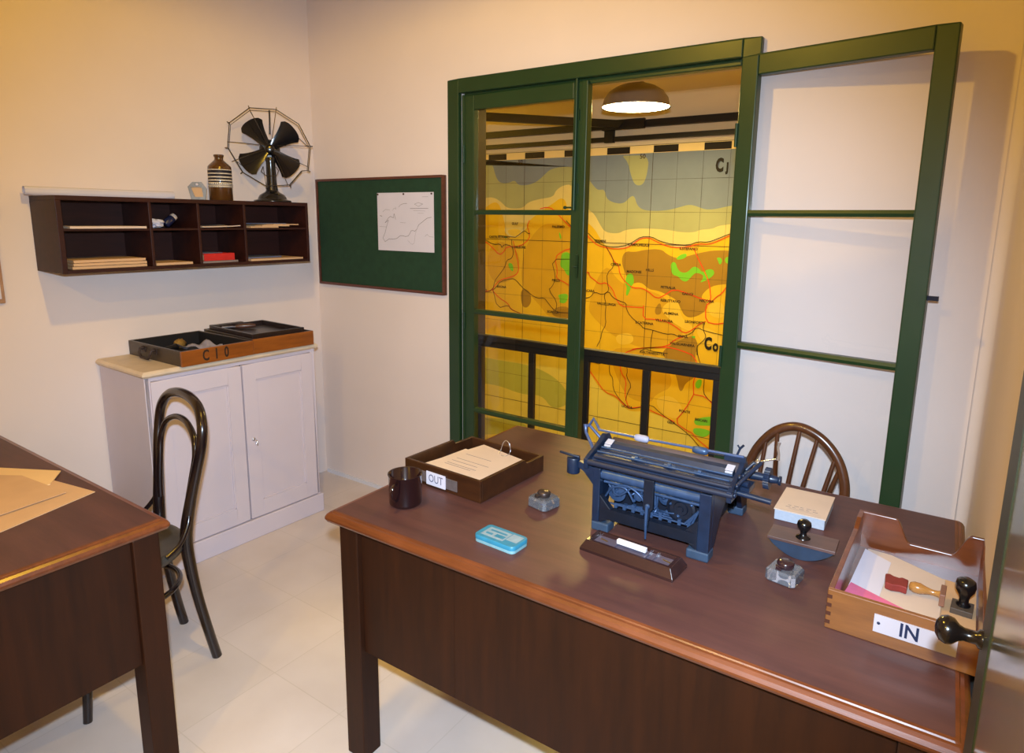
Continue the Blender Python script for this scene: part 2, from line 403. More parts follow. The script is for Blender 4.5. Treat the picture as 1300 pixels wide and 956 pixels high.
# ceiling-hung track in front of the map
t = thing('map_lighting_track', 'two black steel bars running high across the front of the wall map', 'track', (0, 0, 0))
B().box(-3.19, 3.9, 2.40, 2.44, 2.262, 2.315).build('upper_bar', M_blackm, t)
B().box(-3.19, 3.9, 2.42, 2.45, 2.168, 2.205).build('lower_bar', M_blackm, t)
B().box(.60, .68, 2.415, 2.45, 2.16, 2.275).build('clamp', M_blackm, t)
B().box(.60, .96, 2.37, 2.40, 2.25, 2.325).build('joint_plate', M_blackm, t)
B().prism([(.70, 2.36, 2.262), (.75, 2.36, 2.315), (-.10, 1.30, 2.315), (-.15, 1.30, 2.262)], (.05, -.0, 0)).build('cross_bar', M_blackm, t)
for x in (-2.0, 2.6):
    B().box(x, x + .03, 2.41, 2.44, 2.31, 2.52).build('hanger', M_blackm, t)
# pendant lamp
lx, ly, lz = 1.33, 1.4, 2.232
t = thing('pendant_lamp', 'enamelled dome pendant lamp glowing above the map room', 'lamp', (lx, ly, lz))
prof = [(.212, 0), (.205, .012), (.195, .055), (.165, .095), (.115, .125), (.060, .142), (.042, .152), (.040, .20)]
inn = [(r - .004, z - .003) for r, z in prof[1:-1]]
B().lathe([(r - .006, max(.006, z - .004)) for r, z in prof[::-1]] + prof + [(.0, .20)], 48, cap=False).build('shade', mat('taupe_enamel', lin(120, 104, 88), .35, coat=.3), t)
for o_ in [t.children[0]]:
    pass
B().lathe([(.0, .007), (.10, .007), (.203, .005)], 48).build('diffuser', mat('glowing_opal_disc', (1, .9, .7, 1), .5, emit=(1, .80, .42, 1), estr=60), t)
B().tube([(0, 0, .19), (0, 0, .288)], .012, 8).build('stem', M_blackm, t)
pl = light('pendant_bulb', 'AREA', (lx, ly, lz - .012), P_MAP * .75, (1, .64, .05), .1, shape='DISK')
pl.data.size = .38
light('map_fill', 'POINT', (-1.6, .95, 2.2), P_MAP * .9, (1, .64, .05), .06)  # added unseen fill, evens out the left of the map
light('map_fill', 'POINT', (2.9, .95, 2.2), P_MAP * .3, (1, .64, .05), .06)  # weaker added fill towards the right of the map
MAP = {
 'deep': [(-0.688,2.089),(-0.576,2.056),(-0.538,1.93),(-0.489,1.871),(-0.393,1.869),(-0.322,1.896),(-0.286,1.848),(-0.182,1.846),(-0.092,1.872),(-0.026,1.917),(0.061,1.987),(0.273,1.997),(0.37,1.931),(0.422,1.896),(0.488,1.819),(0.526,1.791),(0.582,1.801),(0.603,1.72),(0.678,1.687),(0.762,1.681),(0.818,1.739),(0.853,1.744),(0.88,1.665),(0.94,1.628),(1.054,1.623),(1.164,1.634),(1.238,1.654),(1.312,1.674),(1.376,1.659),(1.44,1.634),(1.521,1.639),(1.619,1.663),(1.754,1.673)],
 'cream': [(-0.737,1.738),(-0.668,1.738),(-0.562,1.747),(-0.463,1.697),(-0.414,1.649),(-0.318,1.639),(-0.225,1.649),(-0.179,1.696),(-0.066,1.724),(0.089,1.741),(0.109,1.795),(0.183,1.839),(0.278,1.846),(0.419,1.644),(0.496,1.599),(0.55,1.512),(0.603,1.446),(0.725,1.438),(0.784,1.472),(0.924,1.485),(1.084,1.482),(1.173,1.474),(1.261,1.46),(1.368,1.462),(1.408,1.483),(1.501,1.49),(1.55,1.516),(1.634,1.527),(1.764,1.548)],
 'land': [(-0.737,1.579),(-0.673,1.639),(-0.574,1.698),(-0.512,1.698),(-0.475,1.649),(-0.421,1.481),(-0.434,1.449),(-0.407,1.407),(-0.368,1.387),(-0.291,1.379),(-0.228,1.432),(-0.178,1.474),(-0.167,1.536),(0.014,1.649),(0.09,1.686),(0.154,1.731),(0.208,1.722),(0.232,1.649),(0.292,1.586),(0.423,1.532),(0.501,1.478),(0.554,1.401),(0.607,1.336),(0.694,1.316),(0.791,1.325),(0.861,1.349),(0.928,1.41),(0.997,1.417),(1.066,1.403),(1.158,1.359),(1.247,1.341),(1.332,1.359),(1.393,1.392),(1.477,1.384),(1.557,1.411),(1.634,1.453),(1.767,1.509)],
 'south': [(-0.801,0.465),(-0.5,0.449),(-0.214,0.457),(0.058,0.442),(0.294,0.357),(0.496,0.241),(0.566,0.143),(0.647,0.071),(0.751,0.04),(0.803,0.013),(0.868,-0.047),(0.93,-0.053),(1.026,-0.03),(1.122,-0.036),(1.24,-0.06),(1.311,-0.104),(1.428,-0.16),(1.499,-0.236),(1.547,-0.305),(1.616,-0.357),(1.704,-0.393)],
 'isl': [(0.727,2.062),(0.78,2.06),(0.963,2.057),(0.954,1.904),(0.919,1.822),(0.849,1.828),(0.81,1.918),(0.782,2.013)],
 'shade': [[(-0.801,0.216),(-0.497,0.207),(-0.126,0.209),(0.119,0.149),(0.279,0.035),(0.309,-0.099),(0.127,-0.178),(0.017,-0.055),(-0.204,-0.091),(-0.495,-0.04),(-0.801,-0.062)],[(-0.8,-0.422),(-0.492,-0.377),(-0.2,-0.347),(-0.113,-0.441),(-0.491,-0.542),(-0.8,-0.605)]],
 'up': [[(0.759,1.222),(0.792,1.3),(0.876,1.292),(0.968,1.317),(1.104,1.327),(1.162,1.282),(1.252,1.254),(1.357,1.29),(1.44,1.313),(1.532,1.332),(1.731,1.334),(1.75,1.087),(1.58,1.076),(1.5,1.039),(1.442,0.962),(1.508,0.926),(1.501,0.863),(1.41,0.802),(1.334,0.8),(1.286,0.876),(1.261,0.927),(1.181,0.964),(1.088,0.995),(1.019,0.995),(0.946,1.056),(0.853,1.028),(0.801,1.114)],[(1.151,0.491),(1.238,0.568),(1.355,0.642),(1.419,0.66),(1.457,0.573),(1.43,0.494),(1.462,0.335),(1.368,0.266),(1.35,0.197),(1.322,0.192),(1.299,0.289),(1.26,0.372),(1.2,0.431)],[(1.074,0.836),(1.116,0.905),(1.136,0.852),(1.133,0.803),(1.088,0.793)],[(-0.245,0.915),(-0.143,0.912),(-0.115,0.808),(-0.165,0.739),(-0.229,0.755)],[(0.097,0.741),(0.18,0.79),(0.286,0.789),(0.313,0.678),(0.11,0.69)]],
 'mid': [[(-0.151,1.372),(-0.031,1.497),(0.088,1.519),(0.287,1.482),(0.383,1.347),(0.394,0.686),(0.112,0.637),(-0.065,0.812),(-0.245,0.947),(-0.224,1.224)],[(0.449,0.804),(0.612,1.215),(0.756,1.022),(0.972,1.003),(1.182,0.942),(1.305,0.738),(1.337,0.568),(1.046,0.488),(0.727,0.565),(0.531,0.707)],[(0.669,0.454),(0.878,0.503),(1.14,0.479),(1.291,0.232),(1.113,0.124),(1.094,0.052),(0.901,0.042),(0.783,0.176)],[(-0.566,1.372),(-0.251,1.275),(-0.272,1.01),(-0.536,0.928),(-0.646,1.098)]],
 'pale': [[(1.119,0.862),(1.27,0.949),(1.302,0.781),(1.415,0.728),(1.374,0.681),(1.192,0.77)],[(1.508,0.926),(1.63,0.946),(1.649,0.814),(1.525,0.823)],[(1.416,0.706),(1.51,0.738),(1.639,0.678),(1.636,0.562),(1.509,0.589)],[(1.114,0.101),(1.262,0.149),(1.37,0.054),(1.331,-0.054),(1.18,-0.025)],[(0.727,0.589),(0.884,0.629),(0.913,0.541),(0.768,0.501)]],
 'bay': [(-0.422,1.533),(-0.428,1.47),(-0.395,1.429),(-0.279,1.431),(-0.191,1.485),(-0.173,1.536)],
 'yel': [(-0.408,1.455),(-0.228,1.458),(-0.284,1.389),(-0.368,1.398)],
 'gr': [[(1.188,1.22),(1.231,1.232),(1.251,1.17),(1.291,1.146),(1.334,1.154),(1.374,1.203),(1.416,1.194),(1.451,1.155),(1.49,1.188),(1.537,1.185),(1.545,1.145),(1.486,1.1),(1.435,1.077),(1.454,1.104),(1.462,1.14),(1.398,1.157),(1.368,1.124),(1.328,1.075),(1.284,1.088),(1.26,1.118),(1.205,1.126)],[(1.23,1.258),(1.271,1.291),(1.319,1.301),(1.316,1.267),(1.252,1.244)],[(0.809,1.07),(0.825,1.115),(0.872,1.118),(0.888,1.041),(0.865,1.018),(0.834,0.927),(0.815,0.937),(0.824,1.004),(0.805,1.025)],[(1.551,1.277),(1.586,1.279),(1.598,1.249),(1.58,1.218),(1.562,1.258)],[(1.616,1.28),(1.656,1.292),(1.66,1.232),(1.619,1.24)],[(1.387,0.65),(1.43,0.66),(1.421,0.632)],[(1.449,0.279),(1.474,0.315),(1.506,0.315),(1.495,0.242),(1.457,0.236)],[(1.457,-0.014),(1.652,0.045),(1.658,-0.036),(1.51,-0.065),(1.466,-0.063)],[(1.456,-0.087),(1.587,-0.084),(1.599,-0.114),(1.548,-0.158),(1.46,-0.142)],[(-0.391,1.142),(-0.345,1.15),(-0.325,1.114),(-0.325,1.066),(-0.358,1.08)],[(0.155,1.45),(0.18,1.411),(0.181,1.371),(0.163,1.39)],[(0.19,1.261),(0.271,1.274),(0.332,1.166),(0.289,1.064),(0.242,1.071),(0.218,1.121),(0.176,1.139),(0.18,1.2)],[(0.153,0.891),(0.259,0.909),(0.266,0.869),(0.239,0.815),(0.173,0.82),(0.184,0.852)],[(-0.44,1.391),(-0.407,1.386),(-0.407,1.365)]],
 'red': [[(0.426,1.431),(0.48,1.377),(0.545,1.334),(0.62,1.32),(0.707,1.311),(0.815,1.326),(0.872,1.366),(0.928,1.405),(0.997,1.412),(1.044,1.392),(1.113,1.362),(1.203,1.339),(1.322,1.348),(1.405,1.377),(1.488,1.374),(1.557,1.401),(1.635,1.443),(1.768,1.49)],[(0.62,1.327),(0.659,1.273),(0.699,1.208),(0.743,1.177),(0.752,1.111),(0.804,1.047),(0.878,0.997),(0.949,1.007),(1.008,0.984),(1.092,0.925),(1.158,0.962),(1.228,1.015),(1.355,0.987),(1.442,0.957),(1.538,0.939)],[(1.37,1.342),(1.412,1.261),(1.477,1.151),(1.513,1.071),(1.533,0.938),(1.493,0.904),(1.502,0.779),(1.581,0.766),(1.642,0.782)],[(1.538,0.939),(1.576,0.983),(1.606,1.001),(1.651,1.07)],[(0.98,0.861),(0.98,0.75),(1.078,0.759),(1.17,0.752),(1.251,0.722),(1.337,0.666),(1.395,0.699),(1.466,0.765),(1.502,0.779)],[(0.981,0.844),(0.874,0.841),(0.777,0.838),(0.725,0.907),(0.697,0.973),(0.632,1.031),(0.57,1.01),(0.518,1.046),(0.472,1.072),(0.464,1.106),(0.432,1.099)],[(1.333,0.644),(1.257,0.608),(1.205,0.547),(1.045,0.516),(0.915,0.495),(0.88,0.468)],[(0.493,0.325),(0.545,0.356),(0.609,0.376),(0.736,0.381),(0.903,0.489),(1.045,0.517),(1.205,0.542),(1.318,0.529),(1.441,0.495),(1.466,0.358),(1.432,0.298),(1.444,0.184)],[(0.787,0.364),(0.803,0.273),(0.856,0.211),(0.848,0.116),(0.857,0.046),(0.892,-0.03)],[(0.496,0.253),(0.564,0.179),(0.66,0.073),(0.763,0.06),(0.841,-0.004),(0.892,-0.03),(1.024,0.011),(1.097,-0.017),(1.193,-0.04),(1.298,-0.072)],[(1.444,0.184),(1.381,0.045),(1.298,-0.072),(1.414,-0.129),(1.448,-0.134),(1.484,-0.171),(1.564,-0.222),(1.653,-0.27)],[(1.444,0.184),(1.537,0.183),(1.604,0.129)],[(-0.814,1.486),(-0.675,1.347),(-0.579,1.296),(-0.485,1.213),(-0.432,1.248),(-0.406,1.296),(-0.251,1.301),(-0.151,1.372),(-0.153,1.434),(-0.179,1.485),(-0.155,1.536)],[(-0.329,1.346),(-0.302,1.263),(-0.261,1.117),(-0.273,1.052),(-0.35,1.016),(-0.469,0.987),(-0.536,0.928),(-0.563,0.877),(-0.673,0.858),(-0.757,0.869)],[(-0.563,0.877),(-0.481,0.811),(-0.373,0.765),(-0.359,0.722),(-0.254,0.688),(-0.176,0.674)],[(0.293,1.304),(0.201,1.281),(0.12,1.217),(0.153,1.097),(0.137,1.034),(0.245,1.0),(0.304,0.953),(0.375,0.908)],[(-0.042,1.64),(0.025,1.654),(0.092,1.64),(0.17,1.567),(0.291,1.467),(0.386,1.476),(0.426,1.431)]],
 'blk': [[(0.425,1.454),(0.478,1.41),(0.544,1.356),(0.62,1.331),(0.706,1.328),(0.814,1.348),(0.871,1.382),(0.928,1.419),(1.019,1.423),(1.089,1.388),(1.201,1.365),(1.331,1.364),(1.403,1.394),(1.477,1.389),(1.556,1.421),(1.634,1.456),(1.767,1.5)],[(0.62,1.327),(0.685,1.241),(0.701,1.169),(0.635,1.104),(0.645,1.026),(0.663,0.959),(0.614,0.927),(0.64,0.844),(0.634,0.751),(0.647,0.672),(0.606,0.598),(0.602,0.539),(0.566,0.47)],[(0.44,0.88),(0.491,0.895),(0.522,0.943),(0.605,0.921),(0.658,0.959),(0.7,0.905),(0.763,0.882),(0.824,0.87),(0.826,0.825),(0.866,0.761),(0.965,0.698),(0.989,0.673),(1.06,0.669),(1.188,0.644),(1.243,0.656),(1.3,0.635),(1.396,0.672),(1.431,0.729),(1.501,0.705),(1.638,0.688)],[(1.072,0.665),(1.059,0.58),(1.06,0.49)],[(1.487,0.767),(1.485,0.714),(1.515,0.664),(1.496,0.63),(1.466,0.6),(1.446,0.576),(1.45,0.507)],[(1.447,0.572),(1.457,0.497),(1.513,0.375),(1.523,0.301),(1.519,0.213),(1.559,0.165),(1.604,0.14)],[(0.493,0.319),(0.546,0.326),(0.598,0.315),(0.629,0.349),(0.694,0.316),(0.762,0.361),(0.849,0.349),(0.864,0.294),(0.854,0.245),(0.907,0.172),(0.873,0.108),(0.858,0.035)],[(0.694,0.316),(0.697,0.246),(0.73,0.215),(0.735,0.121),(0.788,0.047),(0.853,-0.002),(0.892,-0.036),(1.012,0.003),(1.094,0.04),(1.18,-0.025),(1.299,-0.083),(1.416,-0.151),(1.474,-0.196),(1.521,-0.243),(1.611,-0.291)],[(0.965,0.468),(1.01,0.508),(1.058,0.491),(1.208,0.488)],[(-0.675,1.364),(-0.552,1.308),(-0.472,1.321),(-0.456,1.279),(-0.433,1.317),(-0.341,1.304),(-0.321,1.241),(-0.346,1.187),(-0.398,1.174),(-0.417,1.109),(-0.483,1.03),(-0.536,0.972),(-0.556,0.883),(-0.673,0.847)],[(-0.556,0.883),(-0.522,0.907),(-0.469,0.971),(-0.337,1.006),(-0.291,0.993),(-0.232,0.938),(-0.142,0.88),(-0.053,0.839),(0.021,0.852),(0.059,0.811),(0.108,0.763),(0.158,0.731),(0.3,0.738),(0.403,0.768)],[(-0.556,0.883),(-0.5,0.71),(-0.373,0.754),(-0.346,0.713),(-0.247,0.689)],[(0.296,1.21),(0.085,1.201),(0.137,1.04),(0.103,0.96),(0.062,0.926),(0.155,0.829),(0.145,0.745)],[(-0.304,1.384),(-0.228,1.432),(-0.203,1.448),(-0.165,1.418),(-0.146,1.424)],[(-0.5,1.395),(-0.42,1.391),(-0.304,1.384)],[(-0.348,1.362),(-0.341,1.304)],[(0.228,1.54),(0.287,1.482),(0.392,1.406)]],
 'txt': [('TERMINI',0.562,1.374),('CAMPOFELICE',0.913,1.352),('S.STEFANO',1.33,1.335),('CERDA',0.716,1.183),('MADONIE',0.882,1.133),('HILLS',1.019,1.153),('PETRALIA',1.181,1.023),('GANGI',1.345,0.984),('NICOSIA',1.499,0.94),('RESUTTANO',1.207,0.917),('ALIMENA',1.219,0.816),('VILLAROSA',1.163,0.753),('S.CATERINA',0.994,0.717),('LEONFORTE',1.417,0.765),('ENNA',1.328,0.642),('VALGUARNERA',1.325,0.577),('CALTANISSETTA',1.076,0.475),('LERCARA',0.465,0.947),('VALLELUNGA',0.643,0.845),('LICATA',0.874,-0.019),('GELA',1.272,-0.084),('PONTE',1.379,0.03),('BISCARI',1.518,-0.017),('CASTELVETRANO',-0.487,1.381),('CORLEONE',-0.264,1.294),('PALERMO',0.15,1.485),('PRIZZI',0.139,1.015),('BIVONA',-0.456,0.919),('MENFI',-0.67,0.874),('SCIACCA',0.113,0.73),('GULF',-0.311,1.506),('50',-0.259,2.049),('50',0.912,2.047)],
}
# the wall map: one flat printed sheet on the far wall
MC = dict(deep=lin(116, 130, 150), olive=lin(156, 160, 118), cream=lin(208, 192, 124), land=lin(214, 176, 26), mid=lin(198, 156, 22), up=lin(154, 118, 26), pale=lin(218, 184, 56), green=lin(110, 190, 40), red=lin(228, 70, 20), blk=lin(60, 42, 20), south=lin(212, 194, 78), southd=lin(172, 172, 66), bord=lin(240, 214, 150), block=lin(24, 16, 10))
names = list(MC)
def mapmat(n):
    m = mat('map_print_' + n, MC[n], .75, var=.05, vscale=5); return m
MM = [mapmat(n) for n in names]
ix = {n: i for i, n in enumerate(names)}
Y0 = 2.492
lay = [0]
b = B()
def chaikin(p, closed=True, n=2):
    for _ in range(n):
        q = []
        m = len(p)
        if not closed: q.append(p[0])
        for i in range(m if closed else m - 1):
            a, c = p[i], p[(i + 1) % m]
            q += [(a[0] * .75 + c[0] * .25, a[1] * .75 + c[1] * .25), (a[0] * .25 + c[0] * .75, a[1] * .25 + c[1] * .75)]
        if not closed: q.append(p[-1])
        p = q
    return p
for k_ in ('deep', 'cream', 'land', 'south'): MAP[k_] = chaikin(MAP[k_], False)
for k_ in ('isl', 'bay', 'yel'): MAP[k_] = chaikin(MAP[k_])
for k_ in ('shade', 'up', 'mid', 'pale', 'gr'): MAP[k_] = [chaikin(q_) for q_ in MAP[k_]]
for k_ in ('red', 'blk'): MAP[k_] = [chaikin(q_, False, 1) for q_ in MAP[k_]]
def area(pts, n, lvl):
    y = Y0 - .0006 * lvl
    p = [(x, y, z) for x, z in pts]
    a2 = sum(pts[i][0] * pts[(i + 1) % len(pts)][1] - pts[(i + 1) % len(pts)][0] * pts[i][1] for i in range(len(pts)))
    if a2 < 0: p = p[::-1]
    b.add(p, [tuple(range(len(p)))], ix[n])
def line(pts, w, n, lvl):
    y = Y0 - .0006 * lvl
    for (x0, z0), (x1, z1) in zip(pts[:-1], pts[1:]):
        d = Vector((x1 - x0, 0, z1 - z0))
        if d.length < 1e-6: continue
        d.normalize(); q = Vector((-d.z, 0, d.x)) * w / 2; e = d * w * .3
        A0 = Vector((x0, y, z0)) - e; A1 = Vector((x1, y, z1)) + e
        b.add([tuple(A0 - q), tuple(A1 - q), tuple(A1 + q), tuple(A0 + q)], [(0, 1, 2, 3)], ix[n])
XL, XR, ZB, ZT = -1.35, 2.4, -1.2, 2.135
b.box(XL, XR, Y0, 2.499, ZB, ZT, ix['bord'])
area([(XL, ZB), (XR, ZB), (XR, 2.072), (XL, 2.072)], 'olive', 1)
mono = lambda L: L
area([(XL, 2.072), (XL, MAP['deep'][0][1])] + MAP['deep'] + [(XR, MAP['deep'][-1][1]), (XR, 2.072)], 'deep', 2)
area(MAP['isl'], 'olive', 3)
cr = MAP['cream']; area([(XL, -1.2), (XR, -1.2), (XR, cr[-1][1])] + cr[::-1] + [(XL, cr[0][1])], 'cream', 2)
la = MAP['land']; area([(XL, -1.2), (XR, -1.2), (XR, la[-1][1])] + la[::-1] + [(XL, la[0][1])], 'land', 4)
for q in MAP['mid']: area(q, 'mid', 5)
for q in MAP['up']: area(q, 'up', 6)
for q in MAP['pale']: area(q, 'pale', 7)
area(MAP['bay'], 'cream', 7); area(MAP['yel'], 'pale', 8)
so = MAP['south']; area([(XL, -1.2), (XR, -1.2), (XR, so[-1][1])] + so[::-1] + [(XL, so[0][1])], 'south', 8)
for q in MAP['shade']: area(q, 'southd', 9)
for q in MAP['gr']: area(q, 'green', 9)
k = -11
while k < 7:
    x = .999 + .2022 * k
    line([(x, ZB), (x, 2.072)], .0042 if k % 6 == 0 else .0018, 'blk', 11)
    if k % 2 == 0 and x + .2 < XR: area([(x, 2.075), (x + .2022, 2.075), (x + .2022, 2.128), (x, 2.128)], 'block', 3)
    k += 1
for k in range(-10, 3):
    z = 1.361 + .2533 * k
    line([(XL, z), (XR, z)], .0042 if k % 6 == 0 else .0018, 'blk', 11)
line([(XL, 2.134), (XR, 2.134)], .003, 'blk', 11)
for q in MAP['red']: line(q, .0075, 'red', 12)
for q in MAP['blk']: line(q, .0055, 'blk', 13)
TM = lambda x, z: Matrix.Translation((x, Y0 - .0090, z)) @ RX(90)
for s_, x, z in MAP['txt']: b.text(s_, .029 if len(s_) > 2 else .05, TM(x, z), ix['blk'], .0002, 1.0, .0008)
for s_, x, z, h in (('C', 1.529, 1.955, .130), ('J', 1.588, 1.940, .080), ('C', 1.532, .605, .130), ('O', 1.592, .582, .078)):
    b.text(s_, h, TM(x, z), ix['block'], .0003, .62, .007)
o = b.build('wall_map', MM)
tag(o, 'huge orange and grey printed wall map with black grid seen through the french doors', 'map')

# ================================================================= LEFT WALL
def PL(u, v):
    c, s = math.cos(LW), math.sin(LW)
    return (c * u - s * v, s * u + c * v)
def lthing(name, label, cat, u, v, z, rz=0, group=None):
    x, y = PL(u, v); return thing(name, label, cat, (x, y, z), LW + rz, group)
# pigeonhole shelf
SZ = 1.317; SD = .262; V0 = -1.403; V1 = -.248
t = lthing('pigeonhole_shelf', 'dark brown wall-mounted shelf of eight pigeonholes above the white cupboard', 'shelf', 0, V0, SZ)
L = V1 - V0; H1 = .303
B().box(.004, SD, 0, .020, 0, H1 - .018).build('side_panel', M_shelf, t, bevel=.0015)
B().box(.004, SD, L - .014, L, 0, H1 - .018).build('side_panel', M_shelf, t, bevel=.0015)
B().box(.004, SD, 0, L, H1 - .018, H1).build('top_panel', M_shelf, t, bevel=.0015)
B().box(.004, SD, .020, L - .014, 0, .014).build('bottom_panel', M_shelf, t, bevel=.0015)
B().box(.004, .012, .020, L - .014, .014, H1 - .018).build('back_panel', M_shelf, t)
div = [-1.050, -.838, -.610]
for v in div:
    B().box(.012, SD - .003, v - V0 - .006, v - V0 + .006, .014, H1 - .018).build('divider', M_shelf, t, bevel=.001)
B().box(.012, SD - .006, .020, L - .014, .166, .175).build('middle_shelf', M_shelf, t, bevel=.001)
ZL, ZM, ZT_ = SZ + .0145, SZ + .1755, SZ + H1 + .0003
def sheetbox(name, label, cat, u, v, z, du, dv, th, m, rz=0, group=None, m2=None, warp=0):
    x, y = PL(u, v)
    b = B()
    nx, ny = 6, 6
    def hz(i, j): return warp * (math.sin(i * 1.3) * .5 + (j / ny) ** 2 + ((nx - i) / nx) ** 2 * .3) if warp else 0
    top = [(-du / 2 + du * i / nx, -dv / 2 + dv * j / ny, th + hz(i, j)) for i in range(nx + 1) for j in range(ny + 1)]
    bot = [(p[0], p[1], max(0, p[2] - th)) for p in top]
    k = (nx + 1) * (ny + 1); fs = []
    id_ = lambda i, j: i * (ny + 1) + j
    for i in range(nx):
        for j in range(ny):
            fs.append((id_(i, j), id_(i + 1, j), id_(i + 1, j + 1), id_(i, j + 1)))
    b.add(top, fs, 0, warp > 0); b.add(bot, [f[::-1] for f in fs], 0, warp > 0)
    rim = [id_(i, 0) for i in range(nx + 1)] + [id_(nx, j) for j in range(1, ny + 1)] + [id_(i, ny) for i in range(nx - 1, -1, -1)] + [id_(0, j) for j in range(ny - 1, 0, -1)]
    allv = top + bot
    b.add(allv, [(rim[q], rim[q] + k, rim[(q + 1) % len(rim)] + k, rim[(q + 1) % len(rim)])[::-1][::-1] for q in range(len(rim))], 1 if m2 else 0)
    o = b.build(name, [m, m2] if m2 else m, None, loc=(x, y, z), rz=LW + rz)
    return tag(o, label, cat, group)
sheetbox('loose_papers', 'cream papers in the upper left pigeonhole sticking out over the middle shelf', 'papers', .140, -1.215, ZM, .24, .29, .009, M_paper, m2=M_paper)
for i, (n_, u_) in enumerate((('lowest', .128), ('middle', .131), ('topmost', .126))):
    sheetbox('folder', f'buff folder in the lower left pigeonhole, {n_} of the stack of three', 'folder', u_, -1.215, ZL + i * .0125, .225, .285 - i * .004, .0105, M_manila, rz=R_((i - 1) * .4), group='buff folders in the lower left pigeonhole')
sheetbox('folder', 'buff folder lying alone in the lower pigeonhole left of the red book', 'folder', .135, -.955, ZL, .21, .165, .010, M_manila, m2=M_manila, rz=R_(2))
sheetbox('loose_papers', 'thin curling papers in the upper pigeonhole above the red book', 'papers', .145, -.727, ZM, .22, .19, .004, M_paper, warp=.006)
sheetbox('folder', 'grey folder under the red book', 'folder', .135, -.738, ZL, .22, .175, .009, mat('grey_card', lin(126, 112, 108), .8))
# red book
x, y = PL(.138, -.742)
t = thing('book', 'red cloth-bound book lying in the lower pigeonhole', 'book', (x, y, ZL + .0095), LW + R_(2))
b = B().box(-.10, .10, -.078, .078, 0, .003).box(-.10, .10, -.078, .078, .030, .033).box(.097, .10, -.078, .078, .003, .030)
b.build('cover', M_red, t, bevel=.001)
B().box(-.095, .096, -.074, .076, .003, .030).build('page_block', M_manila, t)
sheetbox('loose_papers', 'blue-grey sheet lying on top of the red book', 'papers', .120, -.760, ZL + .0428, .17, .11, .002, M_blue)
g_ = 'staggered folders in the upper right pigeonhole'
sheetbox('folder', 'buff folder in the upper right pigeonhole, furthest left of three staggered ones', 'folder', .142, -.505, ZM, .22, .16, .007, M_manila, rz=R_(3), group=g_)
sheetbox('folder', 'buff folder in the upper right pigeonhole, middle of three staggered ones', 'folder', .140, -.425, ZM + .0072, .21, .15, .006, M_manila, rz=R_(-3), group=g_)
sheetbox('folder', 'buff folder in the upper right pigeonhole, furthest right of three staggered ones', 'folder', .138, -.372, ZM + .0134, .21, .15, .005, M_manila, rz=R_(1), group=g_)
sheetbox('loose_papers', 'blue-grey sheets spread over the folders in the upper right pigeonhole', 'papers', .110, -.45, ZM + .0186, .15, .24, .003, M_blue)
sheetbox('folder', 'buff folder in the lower right pigeonhole', 'folder', .142, -.435, ZL, .22, .30, .009, M_manila)
sheetbox('loose_papers', 'blue-grey sheets in the lower right pigeonhole', 'papers', .115, -.475, ZL + .0092, .16, .20, .006, M_blue, rz=R_(4))
# crumpled paper and toppled dark jar in the second upper pigeonhole
def blob(r, sx, sy, sz, seed, n=14, amp=.3):
    rnd = random.Random(seed); vs = []; fs = []
    m = n // 2 + 1
    for i in range(m):
        th = math.pi * i / (m - 1)
        for k in range(n):
            ph = 2 * math.pi * k / n
            q = 1 + amp * (rnd.random() - .5) if 0 < i < m - 1 else 1
            vs.append((r * q * sx * math.sin(th) * math.cos(ph), r * q * sy * math.sin(th) * math.sin(ph), r * sz * q * math.cos(th)))
    for i in range(m - 1):
        for k in range(n):
            fs.append((i * n + k, (i + 1) * n + k, (i + 1) * n + (k + 1) % n, i * n + (k + 1) % n))
    return vs, fs
x, y = PL(.17, -.985)
vs, fs = blob(.022, 1.2, 1.3, .8, 3, amp=.6)
b = B(); b.add([(p[0], p[1], p[2] + .021) for p in vs], fs, 0)
tag(b.build('crumpled_paper', M_paperw, loc=(x, y, ZM)), 'crumpled ball of white paper in the second upper pigeonhole', 'paper')
x, y = PL(.16, -.920)
t = thing('ink_jar', 'small dark jar with a cream lid tipped over beside the crumpled paper', 'jar', (x, y, ZM + .0335), LW)
M0 = RX(-38)
b = B(); b.M = RX(-50); b.lathe([(.0, -.030), (.017, -.030), (.019, -.026), (.019, .012), (.014, .018)], 20); b.build('jar_body', mat('blue_black_glass', lin(30, 34, 64), .15, coat=.5), t)
b = B(); b.M = RX(-50); b.lathe([(.016, .018), (.016, .030), (.013, .033), (0, .033)], 20); b.build('lid', M_paper, t)

# rolled sheet on the shelf top
x, y = PL(.050, -1.432)
b = B(); L = .592; ro = .0185
sp = []
for k in range(61):
    a = k / 60 * 2 * math.pi * 2.2; r = ro - .004 * (1 - k / 60)
    sp.append((r * math.sin(a), r * math.cos(a) + 0))
n = len(sp)
for (q, off) in ((0, 0), (1, .0006)):
    pass
vs = []
for yy in (0, L):
    for (a, c) in sp: vs.append((a, yy, c + ro))
for yy in (0, L):
    for (a, c) in sp: vs.append((a * .975, yy, c * .975 + ro))
fs = [(i, i + 1, n + i + 1, n + i) for i in range(n - 1)]
b.add(vs[:2 * n], [f[::-1] for f in fs], 0, True); b.add(vs[2 * n:], fs, 0, True)
b.add(vs, [(i, 2 * n + i, 2 * n + i + 1, i + 1) for i in range(n - 1)] + [(n + i, n + i + 1, 3 * n + i + 1, 3 * n + i) for i in range(n - 1)], 0)
b.box(-.020, .026, .02, L - .03, 0, .0008)
tag(b.build('rolled_chart', M_paperw, loc=(x, y, ZT_), rz=LW), 'long rolled white sheet lying on top of the pigeonhole shelf', 'paper roll')
